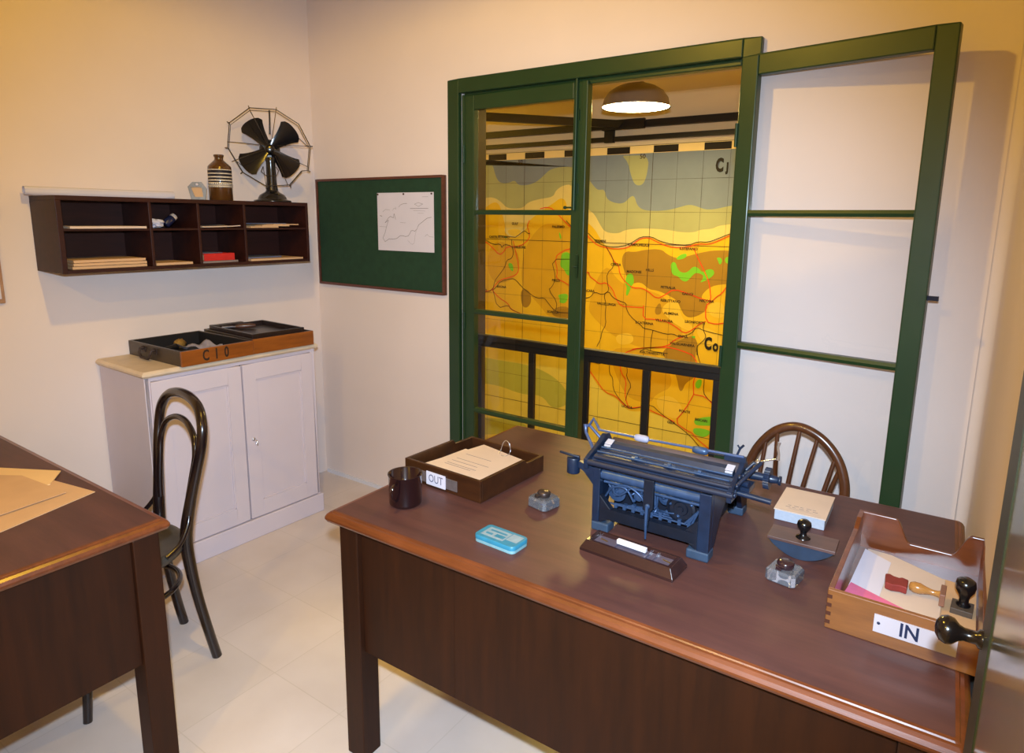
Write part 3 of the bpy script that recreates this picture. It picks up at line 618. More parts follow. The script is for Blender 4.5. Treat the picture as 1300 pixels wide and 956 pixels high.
# small coffin-shaped frame
x, y = PL(.150, -.775)
t = thing('small_frame', 'tiny grey coffin-shaped stand with a cream card, on the shelf left of the bottle', 'frame', (x, y, ZT_), R_(-35))
hexo = [(-.028, 0), (.034, 0), (.040, .052), (.020, .082), (-.018, .082), (-.040, .060)]
hexi = [(-.012, .014), (.024, .014), (.020, .056), (.012, .060), (-.010, .060), (-.026, .058)]
b = B()
for k in range(6):
    a, c = hexo[k], hexo[(k + 1) % 6]; d, e = hexi[k], hexi[(k + 1) % 6]
    q = [(-.008, a[0], a[1]), (-.008, c[0], c[1]), (-.008, e[0], e[1]), (-.008, d[0], d[1])]
    b.prism(q, (.016, 0, 0))
b.build('frame_rim', mat('tarnished_grey_metal', lin(92, 84, 74), .4, metal=.5, var=.2, vscale=60), t)
B().prism([(-.004, p[0] * 1.05, p[1]) for p in hexi], (.004, 0, 0)).build('card', M_manila, t)
B().lathe([(.006, 0), (.006, .003), (0, .004)], 12, (.008, 0, .070), (1, 0, 0)).build('stud', M_paperw, t)
B().box(-.022, .0, -.02, .02, 0, .006).build('foot', M_blacks, t)
# stoneware bottle
x, y = PL(.135, -.650)
t = thing('stoneware_bottle', 'brown stoneware bottle with white and black lettered bands, between the small frame and the fan', 'bottle', (x, y, ZT_), 0)
M_stone = mat('brown_stoneware', lin(78, 48, 20), .22, var=.12, vscale=20, coat=.5)
B().lathe([(.0, 0), (.050, 0), (.053, .004), (.053, .156), (.050, .163), (.030, .182), (.0225, .188), (.020, .193), (.019, .203), (.023, .208), (.0235, .214), (.020, .216), (.014, .215), (.013, .19)], 40).build('body', M_stone, t)
b = B()
for i, (z0, z1, m_) in enumerate(((.142, .146, 0), (.130, .141, 1), (.124, .129, 0), (.114, .123, 1), (.107, .113, 0), (.099, .106, 1), (.092, .098, 0), (.086, .091, 1), (.072, .085, 0), (.062, .070, 0))):
    b.lathe([(.0533, z0), (.0536, z0), (.0536, z1), (.0533, z1)], 40, mi=m_)
rnd = random.Random(5)
for k in range(36):
    a = k / 36 * 2 * math.pi
    for zz, hh in ((.063, .004), (.076, .006)):
        M0 = RZ(math.degrees(a)) @ T(.0539, 0, zz); b.M = M0; b.box(-.0003, .0003, -.0015, .002 * rnd.random(), 0, hh, 1); b.M = Matrix.Identity(4)
b.build('label_bands', [mat('label_white', lin(206, 196, 180), .6, var=.15, vscale=80), mat('label_black', lin(26, 26, 40), .5)], t)

# desk fan
x, y = PL(.140, -.372)
t = thing('desk_fan', 'old black four-blade electric fan with wire cage, at the right end of the shelf', 'fan', (x, y, ZT_), R_(-35))
B().lathe([(.0, 0), (.092, 0), (.094, .004), (.090, .010), (.072, .014), (.070, .022), (.062, .036), (.046, .046), (.034, .052), (.030, .060)], 44).build('base', M_black, t)
B().lathe([(.030, .058), (.0255, .10), (.0235, .16), (.0225, .20), (.026, .215), (.022, .225)], 32).build('column', M_black, t)
FC = .268
B().lathe([(.0, -.075), (.030, -.074), (.048, -.062), (.052, -.030), (.050, -.004), (.036, .008), (.0, .010)], 36, (-.045, 0, FC), (1, 0, 0)).box(-.10, -.03, -.03, .03, FC - .055, FC - .03).build('motor_housing', M_black, t)
B().lathe([(.028, .0), (.030, .010), (.022, .026), (.010, .030), (0, .030)], 28, (-.032, 0, FC), (1, 0, 0)).build('hub', M_black, t)
M_blade = mat('black_blade', lin(16, 18, 24), .2, metal=.2, coat=.6)
for k, a0 in enumerate((126, 216, 41, -44)):
    b = B(); b.M = T(-.012, 0, FC) @ RX(a0) 
    nr, na = 8, 8; top = []
    for i in range(nr + 1):
        r = .022 + (.163 - .022) * i / nr
        ha = 25 - 4 * (1 - i / nr) + 22 * (1 - i / nr) ** 4
        for j in range(na + 1):
            s = j / na * 2 - 1
            rr2 = r
            if i > nr - 2: rr2 = r - .016 * abs(s) ** 5 * (i - nr + 2) / 2
            a = R_(ha * s)
            w = rr2 * math.sin(a)
            top.append((w * .34 + .004 * (1 - s * s), rr2 * math.cos(a), w))
    f = []
    for i in range(nr):
        for j in range(na):
            q = i * (na + 1) + j; f.append((q, q + 1, q + na + 2, q + na + 1))
    b.add(top, f, 0, True); b.add([(p[0] - .0015, p[1], p[2]) for p in top], [g_[::-1] for g_ in f], 0, True)
    b.build('blade', M_blade, t)
S_ = 1 / (7.354 * 224.)
poly = [(-140, 312), (15, 312), (65, 312), (240, 205), (325, 30), (300, -170), (250, -175), (145, -295), (-45, -310), (-225, -200), (-325, -10), (-300, 185)]
XF = .030
b = B()
P3 = [(XF, p[0] * S_, FC + p[1] * S_) for p in poly]
b.tube(P3, .0022, 6, closed=True)
b.tube([(XF - .062, p[0] * S_ * .985, FC + p[1] * S_ * .985) for p in poly], .0015, 6, closed=True)
for i in (0, 2, 4, 5, 7, 8, 9, 10, 11):
    p = poly[i]; d = Vector((0, p[0], p[1])).normalized()
    o3 = Vector((XF, p[0] * S_, FC + p[1] * S_))
    loop = [o3 + d * .0, o3 + d * .012 + Vector((-.006, 0, 0)), o3 + d * .012 + Vector((-.05, 0, 0)), o3 + Vector((-.062, 0, 0))]
    b.tube(loop, .0015, 6)
for (a, c) in (((-325, 35), (-60, 25)), ((325, 30), (60, 25)), ((295, -140), (50, -30)), ((-45, -310), (-60, -150)), ((130, -300), (40, -60)), ((-140, 300), (-20, 40)), ((65, 312), (18, 60)), ((-300, -120), (-40, -10))):
    b.tube([(XF, a[0] * S_, FC + a[1] * S_), (XF + .004, (a[0] + c[0]) / 2 * S_, FC + (a[1] + c[1]) / 2 * S_), (XF - .02, c[0] * S_, FC + c[1] * S_)], .0016, 6)
b.tube([(XF, -60 * S_, FC - 150 * S_), (XF, -80 * S_, FC - 190 * S_), (XF, -40 * S_, FC - 225 * S_), (XF, 40 * S_, FC - 225 * S_), (XF, 60 * S_, FC - 180 * S_), (XF, 40 * S_, FC - 150 * S_)], .0018, 6)
b.tube([(-.06, 0, FC), (-.06, .12, FC + .09), (-.03, .19, FC + .02)], .002, 6).tube([(-.06, 0, FC), (-.06, -.12, FC - .1), (-.03, -.17, FC - .06)], .002, 6).tube([(-.06, 0, FC), (-.06, -.06, FC + .14), (-.03, -.085, FC + .185)], .002, 6)
b.build('wire_cage', mat('dark_brass_wire', lin(58, 46, 30), .35, metal=.5), t)
B().tube([(XF + .002, 12 * S_, FC + 300 * S_), (XF + .004, 10 * S_, FC + 200 * S_), (XF, 5 * S_, FC + 110 * S_)], .0042, 8).build('guard_bar', M_black, t)

# clipboard at the far left
x, y = PL(0, -1.78)
t = thing('clipboard', 'wooden clipboard with white sheet hanging on the wall at the left edge of the picture', 'clipboard', (x, y, 1.195), LW)
B().box(.002, .016, 0, .252, 0, .40).build('board', wood('pale_brown_wood', lin(150, 112, 84), lin(176, 136, 104), .5), t, bevel=.002)
B().box(.0165, .0185, .012, .240, .018, .36).build('sheet', M_paperw, t)
B().box(.0165, .030, .15, .256, .335, .385).build('clip', M_blackm, t, bevel=.003)

# ---------------------------------------------------------------- white cupboard
t = lthing('cupboard', 'low lilac-white painted cupboard with two panelled doors standing against the left wall', 'cupboard', .006, -1.222, 0)
KD, KW, KH = .432, .858, .913
b = B().box(0, KD - .012, .010, .028, 0, KH - .028).box(0, KD - .012, KW - .028, KW - .010, 0, KH - .028).box(0, .012, .028, KW - .028, 0, KH - .028).box(.012, KD - .03, .028, KW - .028, .09, .105).box(.012, KD - .014, .028, KW - .028, .868, KH - .028)
b.box(KD - .030, KD - .012, .010, .034, .10, KH - .028).box(KD - .030, KD - .012, KW - .034, KW - .010, .10, KH - .028)
b.build('carcass', M_white, t, bevel=.002)
rings = []
for ins, z in ((.006, KH), (.001, KH - .004), (-.004, KH - .010), (-.004, KH - .018), (.002, KH - .024), (.006, KH - .028)):
    rings.append(rect(0, KD - ins, ins, KW - ins, z))
B().loft(rings[::-1], sm=False).build('top', M_creamtop, t)
B().box(.0, KD + .006, 0, KW, 0, .098).build('plinth', M_white, t, bevel=.004)
def cdoor(y0, y1, key=False):
    z0, z1 = .104, .866; x0, x1 = KD - .022, KD - .002
    st = .066; rl = .078
    d = B(); d.box(x0, x1, y0, y0 + st, z0, z1).box(x0, x1, y1 - st, y1, z0, z1).box(x0, x1, y0 + st, y1 - st, z0, z0 + rl).box(x0, x1, y0 + st, y1 - st, z1 - rl, z1)
    o = d.build('door', M_white, t, bevel=.0022)
    p = B().box(x0 + .003, x1 - .008, y0 + st - .002, y1 - st + .002, z0 + rl - .002, z1 - rl + .002)
    for (a, c, e, f_) in ((y0 + st, y0 + st + .007, z0 + rl, z1 - rl), (y1 - st - .007, y1 - st, z0 + rl, z1 - rl)):
        p.box(x1 - .010, x1 - .003, a, c, e, f_)
    p.box(x1 - .010, x1 - .003, y0 + st, y1 - st, z0 + rl, z0 + rl + .007).box(x1 - .010, x1 - .003, y0 + st, y1 - st, z1 - rl - .007, z1 - rl)
    p.build('panel', M_white, o, bevel=.001)
    if key:
        k = B().lathe([(.009, 0), (.009, .002), (0, .0025)], 16, (x1, y0 + .035, .50), (1, 0, 0)).tube([(x1, y0 + .035, .50), (x1 + .022, y0 + .035, .50)], .0022, 8).tube([(x1 + .022, y0 + .035, .500), (x1 + .026, y0 + .040, .487), (x1 + .030, y0 + .035, .475), (x1 + .026, y0 + .028, .484)], .0022, 8, closed=True)
        k.build('key', M_chrome, o)
B().box(KD - .045, KD - .0225, KW / 2 - .02, KW / 2 + .04, .106, .866).build('seam_shade', M_dark, t)  # dark strip behind the seam stands in for the shade between the doors
cdoor(.030, KW / 2 + .005)
cdoor(KW / 2 + .0135, KW - .030, True)

# wooden trays on the cupboard
def tray(name, label, u, v, W, Dp, Hh, rz, mfront, mside, extra=None):
    x, y = PL(u, v); t = thing(name, label, 'tray', (x, y, .9135), LW + rz)
    th = .011
    B().box(-W / 2 + th, W / 2 - th, -Dp / 2 + th, Dp / 2 - th, 0, .006).build('bottom', M_blacks, t)
    B().box(W / 2 - th, W / 2, -Dp / 2, Dp / 2, 0, Hh).build('front_board', mfront, t, bevel=.0012)
    B().box(-W / 2, -W / 2 + th, -Dp / 2, Dp / 2, 0, Hh).build('back_board', mside, t, bevel=.0012)
    B().box(-W / 2 + th, W / 2 - th, -Dp / 2, -Dp / 2 + th, 0, Hh).build('side_board', mside, t, bevel=.0012)
    B().box(-W / 2 + th, W / 2 - th, Dp / 2 - th, Dp / 2, 0, Hh).build('side_board', mside, t, bevel=.0012)
    B().box(-W / 2 + th + .0005, W / 2 - th - .0005, -Dp / 2 + th + .0005, -Dp / 2 + th + .0015, .006, Hh - .002).box(-W / 2 + th + .0005, W / 2 - th - .0005, Dp / 2 - th - .0015, Dp / 2 - th - .0005, .006, Hh - .002).box(W / 2 - th - .0015, W / 2 - th - .0005, -Dp / 2 + th, Dp / 2 - th, .006, Hh - .002).box(-W / 2 + th + .0005, -W / 2 + th + .0015, -Dp / 2 + th, Dp / 2 - th, .006, Hh - .002).build('lining', M_blacks, t)
    return t
t1 = tray('wooden_tray', 'open wooden tray stencilled C10 on its orange front, left one on the cupboard', .232, -.905, .452, .342, .066, R_(1.5), M_trayo, M_trayd)
M_sten = mat('stencil_black', lin(40, 22, 10), .8)
for ch, yy in (('C', -.062), ('1', -.012), ('0', .036)):
    b = B().text(ch, .066, T(.2263, yy, .033) @ RZ(90) @ RX(90), 0, .0004, .66, .0016)
    b.build('stencil_character', M_sten, t1)
h = B()
xs = -.035
h.M = T(xs, 0, .032) @ Matrix.Diagonal((1.35, 1, 1.15, 1)) @ T(-xs, 0, -.032)
h.box(xs - .048, xs - .026, -.176, -.171, .030, .052).box(xs + .026, xs + .048, -.176, -.171, .030, .052)
h.tube([(xs - .036, -.176, .046), (xs - .036, -.190, .046), (xs - .034, -.196, .030), (xs - .022, -.197, .014), (xs + .022, -.197, .014), (xs + .034, -.196, .030), (xs + .036, -.190, .046), (xs + .036, -.176, .046)], .0052, 8)
h.build('handle', mat('rusty_iron', lin(62, 50, 48), .55, metal=.4, var=.3, vscale=60), t1)
t2 = tray('wooden_tray', 'wooden tray with orange front holding a raised black inner frame, right one on the cupboard', .228, -.555, .455, .330, .070, R_(-1.5), M_trayo, M_trayd)
b = B(); w2, d2_ = .185, .142
for q in (((-w2, w2, -d2_, -d2_ + .012)), ((-w2, w2, d2_ - .012, d2_)), ((-w2, -w2 + .012, -d2_ + .012, d2_ - .012)), ((w2 - .012, w2, -d2_ + .012, d2_ - .012))):
    b.box(q[0], q[1], q[2], q[3], .050, .086)
b.box(-w2 + .012, w2 - .012, -d2_ + .012, d2_ - .012, .058, .064)
b.build('inner_frame', mat('black_brown_frame', lin(38, 24, 20), .4, coat=.2), t2, bevel=.0015)
B().box(-.2155, -.186, -.14, .03, .062, .088).build('ledge', M_trayd, t2)
def rag(name, label, cat, M_, m, w, d, seed, amp, z0):
    rnd = random.Random(seed); n = 10; b = B(); b.M = M_
    ph = [rnd.random() * 6 for _ in range(6)]
    f = lambda u, v: z0 + amp * (1 + math.sin(u * 5 + ph[0]) * math.cos(v * 4 + ph[1]) * .6 + .4 * math.sin(u * 11 + v * 7 + ph[2])) * (.5 + .5 * math.cos((u - .5) * 2.2))
    top = [(w * (i / n - .5) * (1 + .12 * math.sin(j * .9 + ph[3])), d * (j / n - .5) * (1 + .15 * math.sin(i * .8 + ph[4])), f(i / n, j / n)) for i in range(n + 1) for j in range(n + 1)]
    fs = [(i * (n + 1) + j, (i + 1) * (n + 1) + j, (i + 1) * (n + 1) + j + 1, i * (n + 1) + j + 1) for i in range(n) for j in range(n)]
    b.add(top, fs, 0, True); b.add([(p[0], p[1], p[2] - .0025) for p in top], [q[::-1] for q in fs], 0, True)
    return tag(b.build(name, m), label, cat)
x, y = PL(.235, -.86)
rag('rag', 'crumpled grey rag lying in the C10 tray', 'cloth', T(x, y, .9205) @ RZ(20), mat('grey_cloth', lin(150, 142, 150), .9, var=.15, vscale=40), .17, .085, 4, .028, .004)
x, y = PL(.095, -.905)
t = thing('brush', 'small brush with yellow-brown bristles lying behind the grey rag', 'brush', (x, y, .9200), R_(25))
B().lathe([(.004, -.09), (.010, -.085), (.011, -.03), (.015, 0)], 16, (0, 0, .016), (0, 1, 0)).build('handle', M_blacks, t)
vs, fs = blob(.030, .8, 1.2, .75, 9, amp=.3)
b = B(); b.add([(p[0], p[1] + .025, p[2] + .0235) for p in vs], fs, 0, True); b.build('bristles', mat('yellow_brown_bristle', lin(140, 104, 40), .8, var=.3, vscale=60), t)
x, y = PL(.10, -.60)
t = thing('hammer', 'hand tool with brown grip and steel blade lying in the right tray on the cupboard', 'tool', (x, y, .9790), LW + R_(60))
B().tube([(-.065, 0, .012), (-.02, 0, .013), (.0, 0, .012)], [.008, .006, .005], 10).build('blade', mat('dull_steel', lin(96, 92, 98), .4, metal=.5), t)
B().tube([(0, 0, .013), (.02, 0, .014), (.07, 0, .015), (.095, 0, .014)], [.008, .013, .013, .008], 12).build('grip', wood('grip_wood', lin(64, 38, 30), lin(92, 56, 42), .4), t)

# ---------------------------------------------------------------- notice board
t = thing('notice_board', 'dark green baize notice board with thin brown frame on the back wall', 'board', (.034, 0, 1.168))
W_, H2 = .955, .588
B().box(.012, W_ - .012, -.014, -.002, .012, H2 - .012).build('baize', mat('green_baize', lin(28, 58, 38), .95, var=.12, vscale=30, bump=.1, bscale=300), t)
B().box(0, .013, -.022, -.001, 0, H2).box(W_ - .015, W_, -.022, -.001, 0, H2).box(.013, W_ - .015, -.022, -.001, 0, .013).box(.013, W_ - .015, -.022, -.001, H2 - .012, H2).build('frame', wood('board_frame', lin(72, 36, 26), lin(98, 52, 38), .4), t, bevel=.0015)
b = B()
PX, PZ, PW, PH = .523, 1.676, .396, .298
b.box(PX, PX + PW, -.0165, -.0155, PZ - PH, PZ)
def pp(u, v): return (PX + PW * (u - 85) / 765, -.0168, PZ - PH * (v - 60) / 790)
for pl_, w in (([(820, 385), (760, 400), (700, 450), (650, 490), (630, 540), (600, 575), (575, 565), (550, 570), (530, 610), (510, 640), (470, 650), (440, 640), (400, 640), (350, 680), (300, 690), (240, 690), (185, 730), (155, 680), (190, 600), (210, 520), (240, 430), (190, 470), (240, 400), (270, 380), (310, 400), (320, 340), (340, 420)], .0022),
               ([(385, 255), (410, 225), (450, 208), (500, 205)], .0018), ([(300, 300), (320, 270), (350, 280), (340, 250)], .0012), ([(160, 320), (200, 285), (260, 295)], .0012), ([(620, 560), (600, 640), (590, 730), (560, 755), (520, 720), (500, 700)], .0010),
               ([(400, 460), (480, 465)], .001), ([(110, 520), (210, 525)], .001), ([(730, 640), (760, 610), (790, 640), (840, 645)], .0012), ([(540, 272), (780, 272)], .0022), ([(600, 215), (650, 195), (710, 215), (650, 245), (600, 215)], .0014), ([(700, 120), (780, 120)], .0012), ([(580, 300), (740, 305)], .001), ([(640, 335), (720, 335)], .001), ([(120, 370), (150, 380)], .003)):
    for a, c in zip(pl_[:-1], pl_[1:]):
        A0, A1 = Vector(pp(*a)), Vector(pp(*c)); d = (A1 - A0).normalized(); q = Vector((-d.z, 0, d.x)) * w / 2
        b.add([tuple(A0 - q), tuple(A1 - q), tuple(A1 + q), tuple(A0 + q)], [(0, 1, 2, 3)], 1)
tag(b.build('pinned_map', [M_paperw, M_pencil]), 'white sheet with a grey line drawing of a coast pinned to the green board', 'map')
for n_, u in (('left', .530), ('middle', .716), ('right', .906)):
    tag(B().lathe([(.0, .0), (.0045, .0), (.005, .002), (.004, .005), (0, .006)], 14, (u, -.0168, 1.668), (0, -1, 0)).build('drawing_pin', mat('dark_pin', lin(60, 30, 30), .3)), f'dark drawing pin at the top {n_} of the sheet on the green board', 'pin', 'drawing pins holding the sheet on the board')

# ================================================================= DESKS
def desk_top(t, W, Dp, z):
    prof = [(.024, z), (.018, z - .0012), (.016, z - .0035), (.010, z - .0042), (.004, z - .009), (0, z - .016), (0, z - .021), (.004, z - .028), (.012, z - .031)]
    rr = []
    for ins, zz in prof:
        r = max(.002, .012 - ins * .3); pts = []
        for cx_, cy_, a0 in ((W - ins - r, Dp - ins - r, 0), (ins + r, Dp - ins - r, 90), (ins + r, ins + r, 180), (W - ins - r, ins + r, 270)):
            for k in range(4):
                a = R_(a0 + k * 30); pts.append((cx_ + r * math.cos(a), cy_ + r * math.sin(a), zz))
        rr.append(pts)
    b = B(); n = len(rr[0])
    vs = [p for r in rr for p in r]
    b.add(vs, [((i + 1) * n + k, (i + 1) * n + (k + 1) % n, i * n + (k + 1) % n, i * n + k) for i in range(len(rr) - 1) for k in range(n)], 1, False)
    b.add(rr[0], [tuple(range(n))], 0); b.add(rr[-1], [tuple(range(n))[::-1]], 1)
    b.build('top', [M_desk, M_deskedge], t)
DX, DY, DZ = 1.756, -1.432, .760
DA = R_(1.1)
desk = thing('desk', 'large mahogany desk with the typewriter, standing in front of the french doors', 'desk', (DX, DY, 0), DA)
DW, DD = 1.4615, .962
desk_top(desk, DW, DD, DZ)
LG = .067
for (x0, y0) in ((.030, .030), (DW - .030 - LG, .030), (.030, DD - .03 - LG), (DW - .03 - LG, DD - .03 - LG)):
    B().box(x0, x0 + LG, y0, y0 + LG, 0, .7285).build('leg', M_deskside, desk, bevel=.003)
b = B(); xs = [.0975, .42, DW - .0975]
for a, c in zip(xs[:-1], xs[1:]):
    b.box(a + .0002, c - .0002, .046, .064, .345, .7285)
b.build('front_panel', M_deskside, desk, bevel=.0008)
for x0 in (.040, DW - .058):
    B().box(x0, x0 + .018, .0975, DD - .0975, .345, .7285).build('side_panel', M_deskside, desk)
B().box(.0975, DW - .0975, DD - .080, DD - .062, .64, .7285).build('apron', M_deskside, desk)

d2 = thing('desk', 'mahogany desk with buff papers, cut off by the left edge of the picture', 'desk', (.143, -2.447, 0), 0)
W2, D2_ = 1.322, .755
desk_top(d2, W2, D2_, DZ)
for (x0, y0) in ((.022, .025), (W2 - .012 - LG, .025), (.022, D2_ - .030 - LG), (W2 - .012 - LG, D2_ - .030 - LG)):
    B().box(x0, x0 + LG, y0, y0 + LG, 0, .7285).build('leg', M_deskside, d2, bevel=.003)
B().box(W2 - .045, W2 - .027, .0925, D2_ - .0975, .37, .7285).build('end_panel', M_deskside, d2)
B().box(.040, .058, .0925, D2_ - .0975, .37, .7285).build('end_panel', M_deskside, d2)
B().box(.0895, W2 - .0795, .04, .058, .37, .7285).build('front_panel', M_deskside, d2)
def sheet(name, label, cat, pts, z, th, m, group=None, lines=None):
    b = B(); b.prism([(x, y, z) for x, y in pts], (0, 0, th))
    if lines: lines(b)
    return tag(b.build(name, [m, M_pencil]), label, cat, group)
zt = DZ + .0004
sheet('paper_folder', 'buff sheet pointing towards the bentwood chair, lowest of the papers on the left desk', 'paper', [(1.130, -1.735), (1.215, -2.02), (.92, -2.20), (.66, -1.95), (.86, -1.785)], zt, .0022, M_manila)
sheet('paper_folder', 'buff folder with a squared upper edge, under the top sheet on the left desk', 'paper', [(.885, -1.728), (.975, -1.790), (.95, -2.02), (.62, -2.10), (.58, -1.90)], zt + .0026, .003, mat('buff_card', lin(226, 190, 136), .8, var=.03))
sheet('paper_folder', 'topmost buff sheet with a pale edge on the left desk', 'paper', [(1.082, -1.790), (1.105, -1.955), (.80, -2.12), (.62, -1.96), (.84, -1.815)], zt + .0060, .0015, M_manila)

# ================================================================= BENTWOOD CHAIR
t = thing('bentwood_chair', 'black-brown bentwood chair with looped back tucked up to the left desk', 'chair', (.933, -1.365, 0), R_(-7.5))
SH = .455
loop = [(.145, .0, .0), (.138, -.022, .12), (.125, -.045, .27), (.118, -.060, .42), (.122, -.058, .50), (.140, -.045, .60), (.166, -.028, .71), (.182, -.012, .80), (.172, .0, .870), (.115, .012, .920), (.0, .017, .938)]
lp = loop + [(-p[0], p[1], p[2]) for p in loop[-2::-1]]
pth = spline(lp, 6)
rad = [.0168 + .0040 * math.exp(-((p.z - .45) / .15) ** 2) for p in pth]
B().tube(pth, rad, 12).build('back_frame', M_bent, t)
inn = [(.112, -.052, .545), (.124, -.046, .60), (.140, -.032, .69), (.148, -.020, .76), (.122, -.010, .815), (.064, -.003, .846), (0, 0, .855)]
lp = inn + [(-p[0], p[1], p[2]) for p in inn[-2::-1]]
B().tube(spline(lp, 6), .0105, 10).build('inner_loop', M_bent, t)
SC = (0, -.235)
b = B(); el = lambda r, n=40: [(SC[0] + r * math.cos(2 * math.pi * k / n) * (1.0), SC[1] + r * math.sin(2 * math.pi * k / n), 0) for k in range(n)]
b.lathe([(.176, SH - .032), (.196, SH - .030), (.202, SH - .016), (.198, SH - .002), (.186, SH + .002), (.178, SH - .003), (.10, SH - .008), (0, SH - .011)], 48, (SC[0], SC[1], 0))
b.lathe([(0, SH - .026), (.178, SH - .030)], 48, (SC[0], SC[1], 0))
b.build('seat', [M_seat], t)
for sx in (-1, 1):
    B().tube(spline([(sx * .125, SC[1] - .125, SH - .012), (sx * .14, SC[1] - .145, .28), (sx * .165, SC[1] - .175, 0)], 6), [.017 - .0003 * k for k in range(13)], 12).build('leg', M_bent, t)
    B().tube(spline([(sx * .136, -.050, .575), (sx * .150, -.062, .530), (sx * .172, -.100, .480), (sx * .186, -.150, .455)], 6), .0085, 10).build('brace', M_bent, t)
B().tube([(SC[0] + .158 * math.cos(a), SC[1] + .172 * math.sin(a) + .005, .300) for a in [2 * math.pi * k / 40 for k in range(40)]], .0095, 10, closed=True).build('stretcher_ring', M_bent, t)

# ================================================================= WINDSOR CHAIR
t = thing('windsor_chair', 'brown hoop-back windsor chair pushed up behind the large desk', 'chair', (2.70, -.52, 0), 0)
S2 = .450
b = B()
rings = []
for sc_, z in ((.90, S2 - .032), (.98, S2 - .022), (1.0, S2 - .008), (.985, S2), (.80, S2 - .006), (.3, S2 - .012)):
    rings.append([(sc_ * .205 * math.copysign(abs(math.cos(a)) ** .75, math.cos(a)), sc_ * .200 * math.copysign(abs(math.sin(a)) ** .8, math.sin(a)), z) for a in [2 * math.pi * k / 36 for k in range(36)]])
b.loft(rings, sm=True); b.build('seat', M_wind, t)
yb = .165
def hp(a): # hoop parameter
    return (0.035 + .152 * math.cos(a), 0, 0)
hoop = [(-.120, yb, S2 - .004), (-.128, yb + .022, .56), (-.124, yb + .040, .66), (-.112, yb + .052, .735), (-.085, yb + .062, .805), (-.035, yb + .070, .866), (.030, yb + .073, .889), (.100, yb + .068, .866), (.155, yb + .060, .810), (.184, yb + .050, .735), (.186, yb + .040, .66), (.172, yb + .022, .56), (.150, yb, S2 - .004)]
B().tube(spline(hoop, 8), .0135, 12, flat=1.15).build('back_hoop', M_wind, t)
def at_hoop(z, y): return z
SPN = [((-.064, yb + .062, .832), (-.088, yb - .01, S2 - .004)), ((.036, yb + .071, .884), (-.002, yb - .005, S2 - .004)), ((.092, yb + .066, .867), (.026, yb - .008, S2 - .004)), ((.150, yb + .058, .815), (.080, yb - .01, S2 - .004))]
for a, c in SPN:
    A0, C0 = Vector(a), Vector(c); mid = A0.lerp(C0, .55)
    B().tube([C0, mid, A0], [.0088, .0082, .0066], 10).build('spindle', M_wind, t)
for a, c in (((-.032, yb + .066, .862), (-.020, yb + .062, S2 - .01)), ((.168, yb + .056, .788), (.072, yb + .062, S2 - .01))):
    A0, C0 = Vector(a), Vector(c)
    B().tube([C0, A0.lerp(C0, .5), A0], [.0092, .0088, .007], 10).build('brace', M_wind, t)
B().box(-.045, .095, .15, yb + .085, S2 - .034, S2 - .006).build('brace_block', M_wind, t, bevel=.006)
lg = []
for sx in (-1, 1):
    for sy in (-1, 1):
        A0 = Vector((sx * .125, sy * .12, S2 - .028)); C0 = Vector((sx * .19, sy * .185, 0))
        pts = [A0.lerp(C0, q) for q in (0, .12, .3, .42, .5, .58, .75, 1)]
        B().tube(pts, [.011, .014, .018, .013, .016, .019, .014, .011], 14).build('leg', M_wind, t)
for sx in (-1, 1):
    B().tube([(sx * .158, -.152, .22), (sx * .158, 0, .22), (sx * .158, .152, .22)], [.007, .012, .007], 10).build('stretcher', M_wind, t)
B().tube([(-.158, 0, .22), (0, 0, .22), (.158, 0, .22)], [.007, .012, .007], 10).build('stretcher', M_wind, t)

# ================================================================= ON THE LARGE DESK
ZD = DZ + .0003
# mug
t = thing('mug', 'dark brown enamel mug in front of the OUT tray', 'mug', (1.903, -1.262, ZD), R_(-76))
M_mug = mat('dark_brown_enamel', lin(30, 13, 16), .1, coat=.8)
B().lathe([(.0, .001), (.040, .0), (.0445, .004), (.046, .010), (.046, .086), (.0485, .0885), (.0475, .091), (.0445, .089), (.0442, .010), (.038, .006), (0, .006)], 48).build('body', M_mug, t)
B().tube(spline([(.044, 0, .074), (.062, 0, .077), (.072, 0, .065), (.070, 0, .046), (.058, 0, .030), (.044, 0, .028)], 6), .0042, 10, flat=.7).build('handle', M_mug, t)
# OUT tray
M_out = wood('dark_tray_wood', lin(44, 22, 9), lin(68, 37, 16), .35, (4, 30, 30), .3)
t = thing('letter_tray', 'dark wooden letter tray with an OUT card, beside the mug', 'tray', (1.775, -1.130, ZD), R_(-2.2))
W_, D_ = .300, .315; hf, hb = .066, .052; th = .010
B().box(th, W_ - th, th, D_ - th, 0, .006).build('bottom', M_out, t)
B().box(0, W_, 0, th, 0, hf).build('front_board', M_out, t, bevel=.0015)
B().box(th, W_ - th, D_ - th, D_, 0, hb).build('back_board', M_out, t, bevel=.0015)
for x0 in (0, W_ - th):
    B().prism([(x0, th, 0), (x0, D_, 0), (x0, D_, hb), (x0, .235, hb), (x0, .222, hb + .002), (x0, .212, hf), (x0, th, hf)], (th, 0, 0)).build('side_board', M_out, t, bevel=.001)
h = B().box(.060, .214, -.0022, 0, .011, .044)
hold = h.build('card_holder', mat('worn_nickel', lin(150, 140, 140), .35, metal=.7, var=.15, vscale=60), t, bevel=.0008)
h = B().box(.094, .170, -.0040, -.0022, .008, .049)
h.text('OUT', .034, T(.132, -.0041, .0285) @ RX(90), 1, .0002, .80)
h.build('card', [M_paperw, mat('faded_grey_print', lin(96, 98, 118), .8)], hold)
ca, sa = math.cos(R_(-2.2)), math.sin(R_(-2.2))
def OT(x, y): return (1.775 + ca * x - sa * y, -1.130 + sa * x + ca * y)
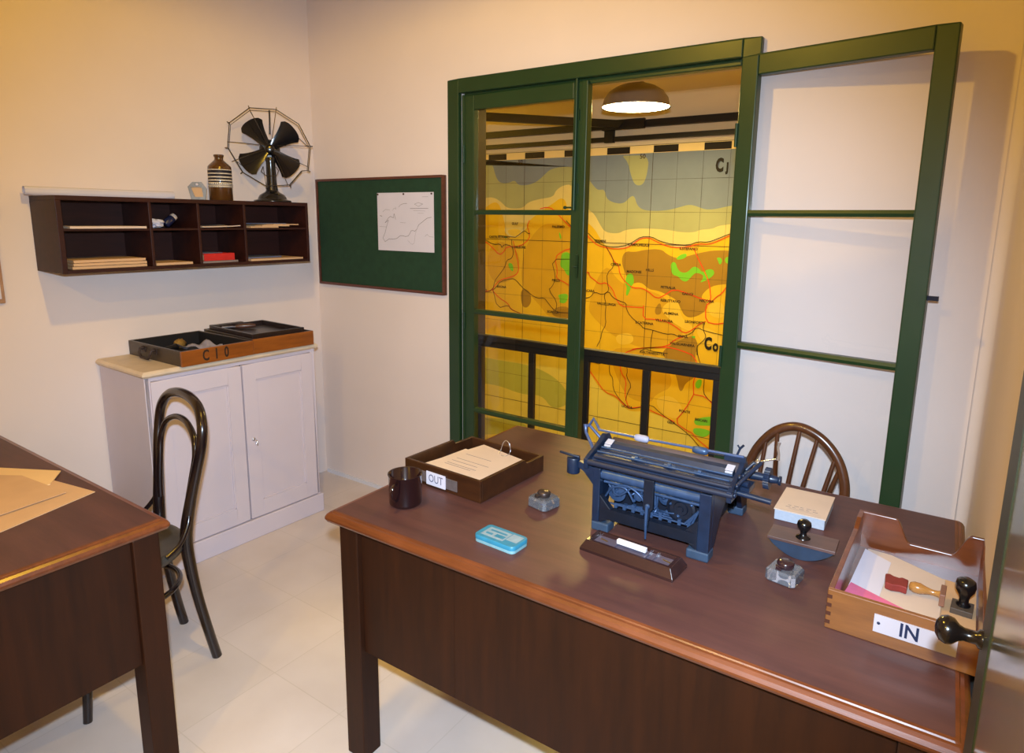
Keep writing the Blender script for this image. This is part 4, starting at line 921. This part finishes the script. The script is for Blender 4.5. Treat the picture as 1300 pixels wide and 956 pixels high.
def page_lines(cx_, cy_, rows, w, dz, rz, gap=.011):
    def f(b):
        for r in rows:
            b.M = T(cx_, cy_, dz) @ RZ(rz); b.box(-w / 2, w / 2 * (.6 + .4 * ((r * 7) % 3) / 2), r * gap, r * gap + .0022, 0, .0003, 1)
        b.M = Matrix.Identity(4)
    return f
q = [OT(.040, .014), OT(.268, .014), OT(.268, .215), OT(.050, .225)]
sheet('stack_of_papers', 'thick stack of cream typed sheets filling the OUT tray', 'papers', q, ZD + .0065, .036, M_paper)
q = [OT(.034, .020), OT(.262, .016), OT(.270, .255), OT(.075, .290)]
sheet('typed_sheet', 'cream typed sheet lying slightly askew on top of the papers in the OUT tray', 'paper', q, ZD + .0432, .001, M_paper, lines=page_lines(*OT(.15, .085), [0, 1, 3, 5, 9], .13, ZD + .0443, -3))
x, y = OT(.188, .262)
tag(B().tube(spline([(-.018, -.01, 0), (-.018, 0, .012), (-.012, .004, .034), (0, .004, .044), (.012, .004, .034), (.018, 0, .010), (.012, -.016, .001), (-.004, -.020, .001)], 6), .0011, 6).build('wire_loop', M_chrome, loc=(x, y, ZD + .0455)), 'thin steel wire loop standing on the papers in the OUT tray', 'wire loop')
# light blue tin
t = thing('tin', 'small flat light blue tin near the front edge of the desk', 'tin', (2.252, -1.288, ZD), R_(-2))
def rbox(b, w, d, z0, z1, r, mi=0, n=6, ins=0):
    def ring(z, i):
        o = []
        for cx_, cy_, a0 in ((w / 2 - r, d / 2 - r, 0), (-w / 2 + r, d / 2 - r, 90), (-w / 2 + r, -d / 2 + r, 180), (w / 2 - r, -d / 2 + r, 270)):
            for k in range(n + 1):
                a = R_(a0 + 90 * k / n); o.append((cx_ + (r - i) * math.cos(a), cy_ + (r - i) * math.sin(a), z))
        return o
    return b.loft([ring(z0, ins), ring(z0 + .001, 0), ring(z1 - .0015, 0), ring(z1, .0015)], mi, True)
M_tin = mat('light_blue_tin', lin(46, 124, 152), .4, var=.1, vscale=50, coat=.3)
b = B(); rbox(b, .122, .066, 0, .010, .012); b.build('box', mat('pale_blue_tin', lin(118, 158, 166), .4, var=.1, vscale=60), t)
b = B(); rbox(b, .1235, .0675, .008, .0185, .0125); b.build('lid', M_tin, t)
b = B().box(-.048, .020, -.022, .022, .0186, .0188).box(.022, .054, -.010, .024, .0186, .0188)
b.box(-.038, .012, .006, .013, .0188, .0190, 1).box(-.040, -.020, -.012, -.004, .0188, .0190, 1)
b.box(-.012, .016, -.014, .000, .0189, .0190, 1)
b.build('lid_print', [mat('worn_grey_print', lin(132, 154, 166), .5, var=.12, vscale=80), M_tin], t)
# glass inkwells
M_gl = crystal('pressed_clear_glass')
def inkwell(x, y, rz, w, label, capm):
    t = thing('inkwell', label, 'inkwell', (x, y, ZD), rz)
    b = B(); h = w / 2; c = .007
    def ring(z, s, cc): return [(s - cc, -s, z), (s, -s + cc, z), (s, s - cc, z), (s - cc, s, z), (-s + cc, s, z), (-s, s - cc, z), (-s, -s + cc, z), (-s + cc, -s, z)]
    b.loft([ring(0, h - .003, c), ring(.003, h, c), ring(.024, h, c), ring(.029, h - .004, c), ]); b.build('glass_block', M_gl, t)
    B().lathe([(.0, .006), (.010, .006), (.013, .012), (.0125, .0285), (.0, .0285)], 20).build('ink', mat('ink_residue', lin(40, 34, 48), .3), t)
    B().lathe([(.017, .0292), (.018, .032), (.0185, .040), (.017, .043), (.010, .0455), (0, .0465)], 32).build('lid', capm, t)
    B().box(-.012, .0, -.026, -.016, .0292, .036).tube([(-.014, -.0195, .036), (.004, -.0195, .036)], .0022, 8).build('hinge', capm, t)
inkwell(2.226, -1.046, R_(-12), .068, 'glass inkwell with a dull dark metal lid, between the tin and the OUT tray', mat('dark_mottled_metal', lin(78, 66, 62), .35, metal=.6, var=.35, vscale=90))
inkwell(2.866, -1.050, R_(-9), .066, 'glass inkwell with a dark brown lid, between the IN tray and the rocker blotter', mat('brown_bakelite', lin(48, 30, 34), .2, coat=.5))
# pen tray
t = thing('pen_tray', 'long dark wooden and glass pen tray in front of the typewriter', 'pen tray', (2.549, -1.168, ZD), R_(-2.6))
w1, dd1, w2_, dd2, hh = .240, .084, .218, .062, .027
b = B()
iw, idp = .200, .046
o0 = rect(-w1 / 2, w1 / 2, -dd1 / 2, dd1 / 2, 0); o1 = rect(-w1 / 2, w1 / 2, -dd1 / 2, dd1 / 2, .007); o2 = rect(-w2_ / 2, w2_ / 2, -dd2 / 2, dd2 / 2, hh)
i2 = rect(-iw / 2, iw / 2, -idp / 2, idp / 2, hh); i1 = rect(-iw / 2, iw / 2, -idp / 2, idp / 2, hh - .010)
b.loft([o0, o1, o2, i2, i1]); b.build('base', wood('dark_pen_tray_wood', lin(40, 22, 20), lin(56, 32, 29), .25, (4, 30, 30), .5), t, bevel=.001)
b = B().box(-iw / 2 + .001, iw / 2 - .001, -idp / 2 + .001, idp / 2 - .001, hh - .0098, hh - .0080)
for x_ in (-.040, .040, .058): b.box(x_ - .0015, x_ + .0015, -idp / 2 + .001, idp / 2 - .001, hh - .0080, hh - .002)
b.build('glass_liner', mat('smoky_glass_liner', lin(92, 84, 98), .1, coat=.8), t)
for x_, y_ in ((-.078, .004), (.085, .004)):
    bb_ = B(); bb_.M = T(x_, y_, hh - .0075) @ RZ(-12); bb_.box(-.010, .010, -.0015, .0015, 0, .001); bb_.build('brass_inlay', M_brass, t)
b = B(); b.M = RZ(-3); b.box(-.038, .038, -.0055, .0055, 0, .011)
tag(b.build('chalk_stick', mat('white_chalk', lin(214, 212, 222), .7), loc=(2.546, -1.166, ZD + hh - .0015), bevel=.0015), 'white square stick lying across the pen tray', 'stick')
# notepad
t = thing('notepad', 'thick pad with a cream printed cover, right of the typewriter', 'notepad', (2.832, -.662, ZD), R_(1.5))
b = B().box(-.062, .062, -.084, .084, 0, .028); b.build('page_block', mat('pale_blue_white_pages', lin(166, 174, 188), .8, var=.05, vscale=120), t, bevel=.002)
b = B().box(-.064, .064, -.085, .086, .0282, .0312)
[b.box(-.036 + .0155 * k_, -.036 + .0155 * k_ + .008 + .004 * (k_ % 2), -.043, -.0405, .0312, .0314, 1) for k_ in range(5)]; [b.box(-.040 + .017 * k_, -.040 + .017 * k_ + .012 - .004 * (k_ % 2), -.055, -.0525, .0312, .0314, 1) for k_ in range(5)]; b.box(-.03, .03, -.064, -.0632, .0312, .0314, 1)
b.build('cover', [M_paper, M_pencil], t)
# rocker blotter
t = thing('rocker_blotter', 'wooden rocker blotter with black knob handle and dark blotting pad, left of the IN tray', 'blotter', (2.874, -.908, ZD), R_(2))
L_, w_ = .150, .072
M_bl = wood('brown_blotter_plank', lin(76, 52, 47), lin(100, 72, 66), .4, (5, 30, 30), .2)
B().box(-L_ / 2, L_ / 2, -w_ / 2, w_ / 2, .036, .0435).build('plank', M_bl, t, bevel=.001)
arc = [(-.072 + .144 * k / 16, -w_ / 2 + .003, .0358 - .0352 * math.cos((k / 16 - .5) * math.pi) ** .8 if 0 < k < 16 else .0358) for k in range(17)]
B().prism(arc, (0, w_ - .006, 0)).build('rocker', mat('dark_slate_blotting_pad', lin(34, 48, 68), .6, var=.2, vscale=40), t)
B().lathe([(.017, .0436), (.016, .046), (.008, .050), (.007, .056), (.010, .062), (.0145, .068), (.0165, .075), (.0150, .083), (.009, .088), (0, .0895)], 32).build('knob', M_black, t)
# IN tray
M_in = wood('orange_brown_oak', lin(104, 60, 22), lin(142, 88, 38), .3, (4, 34, 34), .45)
M_in2 = wood('red_brown_oak', lin(84, 40, 18), lin(112, 58, 28), .28, (4, 34, 34), .5)
IX, IY, IA = 2.972, -1.190, R_(-.6)
t = thing('letter_tray', 'orange-brown dovetailed wooden letter tray with an IN plate, at the right end of the desk', 'tray', (IX, IY, ZD), IA)
W_, D_ = .258, .405; hf, hb = .083, .098; th = .010
B().box(th, W_ - th, th, D_ - th, 0, .008).build('bottom', M_in2, t)
B().box(0, W_, 0, th, 0, hf).build('front_board', M_in, t, bevel=.0015)
for x0 in (0, W_ - th):
    B().prism([(x0, th, 0), (x0, D_ - th, 0), (x0, D_ - th, hb), (x0, D_ - .05, hb), (x0, D_ - .09, hf + .001), (x0, th, hf)], (th, 0, 0)).build('side_board', M_in2, t, bevel=.001)
cut = [(0, 0)] + [(W_, 0), (W_, hb)] + [(W_ - .030, hb)]
for k in range(9): # S shaped edge down to the finger cut and up again
    a = k / 8; cut.append((W_ - .030 - .034 * a, hb - .054 * (.5 - .5 * math.cos(math.pi * a))))
for k in range(9):
    a = k / 8; cut.append((.112 - .034 * a - .0, hb - .054 * (.5 + .5 * math.cos(math.pi * a))))
cut += [(0, hb)]
B().prism([(x_, D_ - th, z_) for x_, z_ in cut], (0, th, 0)).build('back_board', M_in2, t, bevel=.0015)
b = B()
for k in range(4): b.box(-.0004, .009, -.0004, .0002, .010 + k * .018, .018 + k * .018)
b.build('dovetails', mat('dark_end_grain', lin(70, 34, 18), .5), t)
b = B().box(.083, .215, -.0018, -.0002, .026, .062)
b.text('IN', .038, T(.141, -.0020, .044) @ RX(90), 1, .0002, .85, .0008)
b.lathe([(0.003, 0), (.0025, .001), (0, .0012)], 12, (.091, -.0018, .045), (0, -1, 0), 1)
b.build('name_plate', [mat('ivory_plate', lin(186, 178, 184), .5), M_ink], t)
ci, si = math.cos(IA), math.sin(IA)
def IT(x, y): return (IX + ci * x - si * y, IY + si * x + ci * y)
zi = ZD + .0083
sheet('loose_paper', 'buff folder at the right of the papers in the IN tray', 'paper', [IT(.10, .014), IT(.245, .014), IT(.245, .325), IT(.11, .335)], zi, .003, M_manila)
sheet('loose_paper', 'large cream sheet in the IN tray, under the red rubber stamp and the wooden stamp', 'paper', [IT(.020, .030), IT(.182, .016), IT(.188, .318), IT(.080, .372), IT(.030, .375)], zi + .0032, .004, M_paper)
sheet('loose_paper', 'white sheet at the left of the papers in the IN tray', 'paper', [IT(.014, .050), IT(.075, .060), IT(.082, .330), IT(.024, .368)], zi + .0075, .0008, M_paperw)
sheet('paper_slip', 'pink slip along the front inside the IN tray', 'paper', [IT(.013, .112), IT(.120, .090), IT(.124, .132), IT(.020, .180)], zi + .0085, .0010, mat('pink_paper', lin(208, 104, 138), .8, var=.1, vscale=30))
zs_ = zi + .0097
x, y = IT(.102, .215)
t = thing('stamp_block', 'dark red rubber block with notched edge lying in the IN tray', 'rubber stamp', (x, y, zs_), R_(2))
p = [(-.020, -.020), (-.008, -.024), (.008, -.019), (.020, -.022), (.022, .016), (.010, .022), (.004, .016), (-.006, .018), (-.014, .024), (-.022, .020)]
B().prism([(a, c, 0) for a, c in p], (0, 0, .016)).build('block', mat('dark_red_rubber', lin(124, 42, 36), .5, var=.15, vscale=50), t, bevel=.002)
x, y = IT(.155, .212)
t = thing('rubber_stamp', 'rubber stamp with varnished wooden handle lying on its side in the IN tray', 'rubber stamp', (x, y, zs_ + .0005), R_(-2))
B().lathe([(0, -.030), (.008, -.028), (.0115, -.020), (.0115, -.010), (.0075, .002), (.0055, .012), (.006, .022), (.008, .026)], 24, (0, 0, .013), (1, 0, 0)).build('handle', wood('yellow_varnish', lin(150, 100, 48), lin(186, 134, 72), .2, (6, 30, 30), .6), t)
B().box(.0262, .036, -.026, .022, 0, .026).build('stamp_base', wood('pale_brown_block', lin(110, 72, 54), lin(140, 96, 74), .5), t, bevel=.001)
x, y = IT(.226, .195)
t = thing('rubber_stamp', 'upright black-handled rubber stamp in the IN tray beside the glass door', 'rubber stamp', (x - .004, y + .012, zs_ - .006), R_(-4))
B().box(-.020, .018, -.024, .020, 0, .012).build('stamp_base', mat('grey_brown_block', lin(78, 66, 56), .5), t, bevel=.001)
B().lathe([(.012, .0121), (.013, .015), (.0085, .020), (.0085, .028), (.011, .036), (.0165, .046), (.0185, .056), (.0165, .066), (.010, .071), (0, .072)], 32, (0, 0, 0)).build('handle', M_black, t)

# ================================================================= TYPEWRITER (seen from behind)
t = thing('typewriter', 'old blue-grey office typewriter with a wide carriage, standing with its back to the viewer', 'typewriter', (2.400, -1.090, ZD), R_(.8))
M_t, M_td, M_tl = M_type, M_typed, M_typel
# frame
B().box(-.002, .018, 0, .022, .006, .168).build('post', M_t, t, bevel=.002)
B().box(.274, .302, 0, .022, .006, .168).build('post', M_t, t, bevel=.002)
b = B().box(.018, .274, .002, .020, .036, .064)
b.prism([(.018, .002, .064), (.050, .002, .064), (.018, .002, .098)], (0, .018, 0)).prism([(.274, .002, .064), (.242, .002, .064), (.274, .002, .098)], (0, .018, 0))
b.prism([(.018, .002, .036), (.040, .002, .036), (.018, .002, .020)], (0, .018, 0)).prism([(.274, .002, .036), (.252, .002, .036), (.274, .002, .020)], (0, .018, 0))
b.build('lower_beam', M_td, t, bevel=.0015)
b = B().prism([(.138, -.006, .172), (.164, -.006, .172), (.164, -.006, .100), (.157, -.006, .088), (.152, -.006, .045), (.147, -.006, .045), (.145, -.006, .088), (.138, -.006, .100)], (0, .010, 0))
b.build('centre_bracket', M_td, t, bevel=.0015)
B().tube([(.150, -.009, .108), (.150, -.010, .06), (.150, -.008, .020)], [.0045, .004, .0025], 8).lathe([(.006, 0), (.006, .004), (0, .005)], 12, (.151, -.006, .105), (0, -1, 0)).build('pawl', M_tl, t)
for (x0, x1, y0, y1) in ((-.002, .046, -.002, .040), (.250, .304, -.002, .040), (-.002, .040, .300, .345), (.262, .304, .300, .345)):
    B().prism([(x0, y0, 0), (x1, y0, 0), (x1, y1, 0), (x0, y1, 0)], (0, 0, .024)).build('foot', mat('dusty_blue_rubber', lin(44, 62, 84), .6, var=.15, vscale=40), t, bevel=.004)
for x0 in (-.002, .288):
    p = [(x0, .022, .020), (x0, .050, .024), (x0, .085, .080), (x0, .130, .112), (x0, .200, .118), (x0, .262, .085), (x0, .296, .024), (x0, .345, .020), (x0, .345, .060), (x0, .290, .120), (x0, .220, .158), (x0, .022, .168)]
    b = B(); b.prism(p, (.014, 0, 0)); b.build('side_plate', M_t, t, bevel=.0015)
# back rails and arm
B().tube([(.012, .016, .150), (.288, .016, .150)], .0125, 14).tube([(.02, .024, .128), (.28, .024, .128)], .004, 8).build('rear_rail', M_tl, t)
b = B().prism([(-.002, .002, .120), (-.002, .002, .166), (-.045, .002, .174), (-.050, .002, .160), (-.030, .002, .150)], (0, .014, 0))
b.lathe([(.0165, -.021), (.0175, -.018), (.0175, .018), (.0165, .021)], 20, (-.062, .006, .160), (0, 0, 1))
b.tube([(-.045, .006, .184), (-.070, .004, .186), (-.100, 0, .190)], [.004, .004, .0032], 8).build('margin_bracket', M_t, t, bevel=.0008)
# inside works
B().box(.020, .272, .085, .270, .026, .150).build('inner_housing', M_td, t, bevel=.003)
b = B()
b.lathe([(0, 0), (.034, 0), (.036, .003), (.036, .012), (.030, .014), (.028, .010), (.018, .010), (.016, .014), (.008, .014), (.007, .018), (0, .018)], 40, (.222, .040, .104), (0, -1, 0), sm=False)
b.build('spring_drum', M_td, t)
b = B()
b.lathe([(0, 0), (.022, 0), (.024, .003), (.024, .010), (.012, .012), (.006, .020), (0, .020)], 30, (.050, .046, .100), (0, -1, 0), sm=False)
b.lathe([(0, 0), (.012, 0), (.012, .012), (.005, .014), (0, .014)], 24, (.110, .046, .104), (0, -1, 0), sm=False)
b.lathe([(0, 0), (.016, 0), (.016, .006), (.006, .010), (0, .010)], 24, (.176, .050, .112), (0, -1, 0), sm=False)
b.build('gear_wheels', M_tl, t)
rnd = random.Random(11); b = B()
mech = [B(), B()]
for k in range(15):
    b = mech[k % 2]
    x0 = .026 + rnd.random() * .24; x1 = min(.27, max(.02, x0 + (rnd.random() - .5) * .09)); z0 = .075 + rnd.random() * .06; z1 = .075 + rnd.random() * .065
    y0 = .022 + rnd.random() * .03
    if k % 2: x0, x1 = max(.155, x0), max(.16, x1)
    else: x0, x1 = min(.135, x0), min(.13, x1)
    b.tube([(x0, y0, z0), ((x0 + x1) / 2, y0 - .004, (z0 + z1) / 2 + .010 * (rnd.random() - .5)), (x1, y0 + .01, z1)], .0016 + rnd.random() * .0018, 6)
for k in range(16):
    b = mech[k % 2]
    b.lathe([(0, 0), (.003 + rnd.random() * .004, 0), (.004, .006 + .006 * rnd.random()), (0, .012)], 10, (.028 + (.13 if k % 2 else 0) + rnd.random() * .10, .036, .076 + rnd.random() * .06), (0, -1, 0))
# curved levers at the left
for pl_ in ([(.024, .026, .088), (.045, .022, .118), (.080, .022, .122), (.100, .024, .095)], [(.060, .020, .125), (.085, .020, .132), (.120, .020, .115), (.135, .022, .090)], [(.030, .030, .120), (.060, .022, .100), (.095, .022, .128)]):
    B().tube(spline(pl_, 5), .003, 6).build('curved_lever', M_tl, t)
for b in mech: b.build('mechanism', M_tl, t)
b = B()
for i in range(4): b.tube([(.036 + .012 * i, .026 + .005 * i, .072 - .001 * i), (.15, .026 + .005 * i, .070 + .003 * i), (.262 - .006 * i, .026 + .005 * i, .069 + .004 * i)], .0026, 6)
for i in range(3): b.tube([(.236 + .008 * i, .024, .072), (.262 + .003 * i, .022, .105 + .004 * i)], .003, 6)
for i in range(9): b.box(.05 + i * .024, .058 + i * .024, .022, .034, .064, .072 + (i % 3) * .006)
b.build('linkage_bars', M_tl, t)
b = B()
for r in range(4):
    for k in range(11):
        b.lathe([(.0075, .0), (.0075, .003), (.006, .004)], 12, (.030 + k * .0235 + (r % 2) * .006, .282 + r * .022, .100 - r * .018))
b.box(.016, .286, .270, .350, .030, .036)
for r in range(4): b.box(.016, .286, .278 + r * .022, .286 + r * .022, .036, .100 - r * .018)
b.build('keyboard', M_black, t)
# carriage
XA, XB = -.012, .352
b = B().tube([(XA, -.010, .184), (XB, -.010, .184)], .0075, 12).tube([(XA + .01, .006, .196), (XB - .008, .006, .196)], .0055, 10)
b.build('carriage_rail', mat('dark_polished_rail', lin(34, 40, 58), .45, metal=.2), t)
b = B()
b.prism([(XA, .006, .180), (XA, .014, .190), (XA, .094, .200), (XA, .094, .172), (XA, .006, .172)], (XB - XA, 0, 0))
b.prism([(XA + .005, .016, .1905), (XA + .005, .020, .198), (XA + .005, .034, .200), (XA + .005, .036, .1905)], (XB - XA - .015, 0, 0))
b.prism([(XA + .005, .042, .1905), (XA + .005, .046, .203), (XA + .005, .054, .205), (XA + .005, .060, .1905)], (XB - XA - .02, 0, 0))
b.prism([(XA + .005, .064, .1905), (XA + .005, .076, .213), (XA + .005, .090, .217), (XA + .005, .094, .1905)], (XB - XA - .03, 0, 0))
b.build('carriage_bed', M_t, t, bevel=.0008)
b = B().tube([(XA + .008, .026, .2035), (XB - .02, .026, .2035)], .0025, 8).tube([(XA + .008, .050, .208), (XB - .02, .050, .208)], .0025, 8)
for x_ in (.10, .185, .26): b.lathe([(.005, -.004), (.005, .004)], 12, (x_, .036, .205), (1, 0, 0)).box(x_ - .014, x_ + .014, .034, .040, .198, .2045)
b.build('feed_rods', M_tl, t)
B().lathe([(.0, 0), (.0155, 0), (.0155, .330), (0, .330)], 28, (XA + .012, .112, .203), (1, 0, 0)).build('platen', M_rubber, t)
for x0 in (-.022, .338):
    p = [(x0, -.014, .166), (x0, .130, .166), (x0, .130, .205), (x0, .112, .228), (x0, .086, .232), (x0, .050, .214), (x0, .004, .200), (x0, -.016, .192)]
    B().prism(p, (.011, 0, 0)).build('end_plate', M_t, t, bevel=.0015)
b = B()
for x0 in (.004, .318):
    b.M = T(x0, .078, .214) @ RX(18); b.box(-.009, .010, -.010, .013, 0, .0016); b.box(-.007, .010, -.018, -.0125, -.002, .0016)
b.M = Matrix.Identity(4)
b.build('white_scale_plate', mat('white_plate', lin(184, 182, 192), .35), t, bevel=.0005)
b = B().tube([(-.030, .080, .242), (.10, .086, .240), (.345, .090, .244)], .0034, 8)
b.tube([(-.074, .090, .240), (-.062, .090, .246), (-.050, .090, .266), (-.036, .088, .248), (-.028, .082, .242)], [.005, .004, .004, .0038, .0034], 8)
b.tube([(-.074, .090, .246), (-.070, .086, .225), (-.040, .06, .206), (-.020, .04, .190), (-.018, .02, .178)], [.006, .0042, .0045, .005, .005], 8)
b.tube([(-.060, .090, .244), (-.030, .088, .220), (-.018, .086, .200)], .004, 8)
b.build('paper_bail', mat('bright_blue_steel', lin(70, 88, 128), .3, metal=.3, coat=.3), t)
for x0 in (.090, .242):
    B().lathe([(.003, -.020), (.008, -.017), (.0095, -.010), (.0095, .010), (.008, .017), (.003, .020)], 20, (x0, .0865, .2395), (1, 0, 0)).build('bail_roller', mat('pale_roller', lin(150, 150, 168), .5) if x0 < .1 else M_tl, t)
b = B().box(.300, .350, .088, .096, .228, .244).tube([(.328, .092, .244), (.334, .092, .262), (.342, .092, .272)], .0028, 8).tube([(.334, .092, .262), (.328, .092, .270)], .0022, 6)
b.prism([(.24, .10, .232), (.345, .10, .236), (.345, .104, .232), (.24, .104, .228)], (0, .004, 0))
b.build('line_lever_block', M_t, t)
# right end: knob, ratchet, levers
B().tube([(.349, .106, .199), (.392, .106, .199)], [.011, .009], 14).build('platen_shaft', M_t, t)
b = B(); n = 26; ring = []
prof = []
for k in range(n * 2):
    a = math.pi * k / n; r = .0255 if k % 2 else .0235; ring.append((r * math.cos(a), r * math.sin(a)))
b.prism([(.392, .106 + p[0], .199 + p[1]) for p in ring], (.013, 0, 0)); b.lathe([(.010, 0), (.008, .016), (.006, .018), (0, .018)], 20, (.405, .106, .199), (1, 0, 0)).lathe([(0, 0), (.011, .0), (.011, .005), (0, .006)], 20, (.423, .106, .199), (1, 0, 0))
b.build('platen_knob', M_t, t)
b = B().tube([(.349, .03, .178), (.390, .03, .176), (.425, .03, .174)], .0065, 10).tube([(.349, .05, .196), (.372, .045, .196)], .008, 10)
b.box(.349, .372, .050, .100, .172, .186).tube([(.352, .02, .200), (.372, .05, .226), (.385, .085, .240)], .005, 8).tube([(.352, .09, .214), (.366, .10, .232), (.380, .10, .224)], .0045, 8)
for k in range(7): b.lathe([(0, 0), (.006, 0), (.006, .006), (0, .007)], 10, (.349, .0 + k * .017, .182 + (k * 7 % 5) * .008), (1, 0, 0))
b.build('release_levers', M_t, t)
b = B().tube([(.372, .09, .236), (.395, .09, .246), (.420, .09, .256)], .0017, 6).lathe([(0, -.007), (.006, -.004), (.007, 0), (.006, .004), (0, .007)], 16, (.378, .09, .238), (1, 0, 0))
b.tube([(.420, .09, .254), (.421, .089, .268), (.418, .089, .284), (.420, .09, .296)], [.0045, .003, .003, .004], 8).box(.352, .364, .076, .092, .206, .212)
b.build('carriage_return_lever', M_chrome, t)
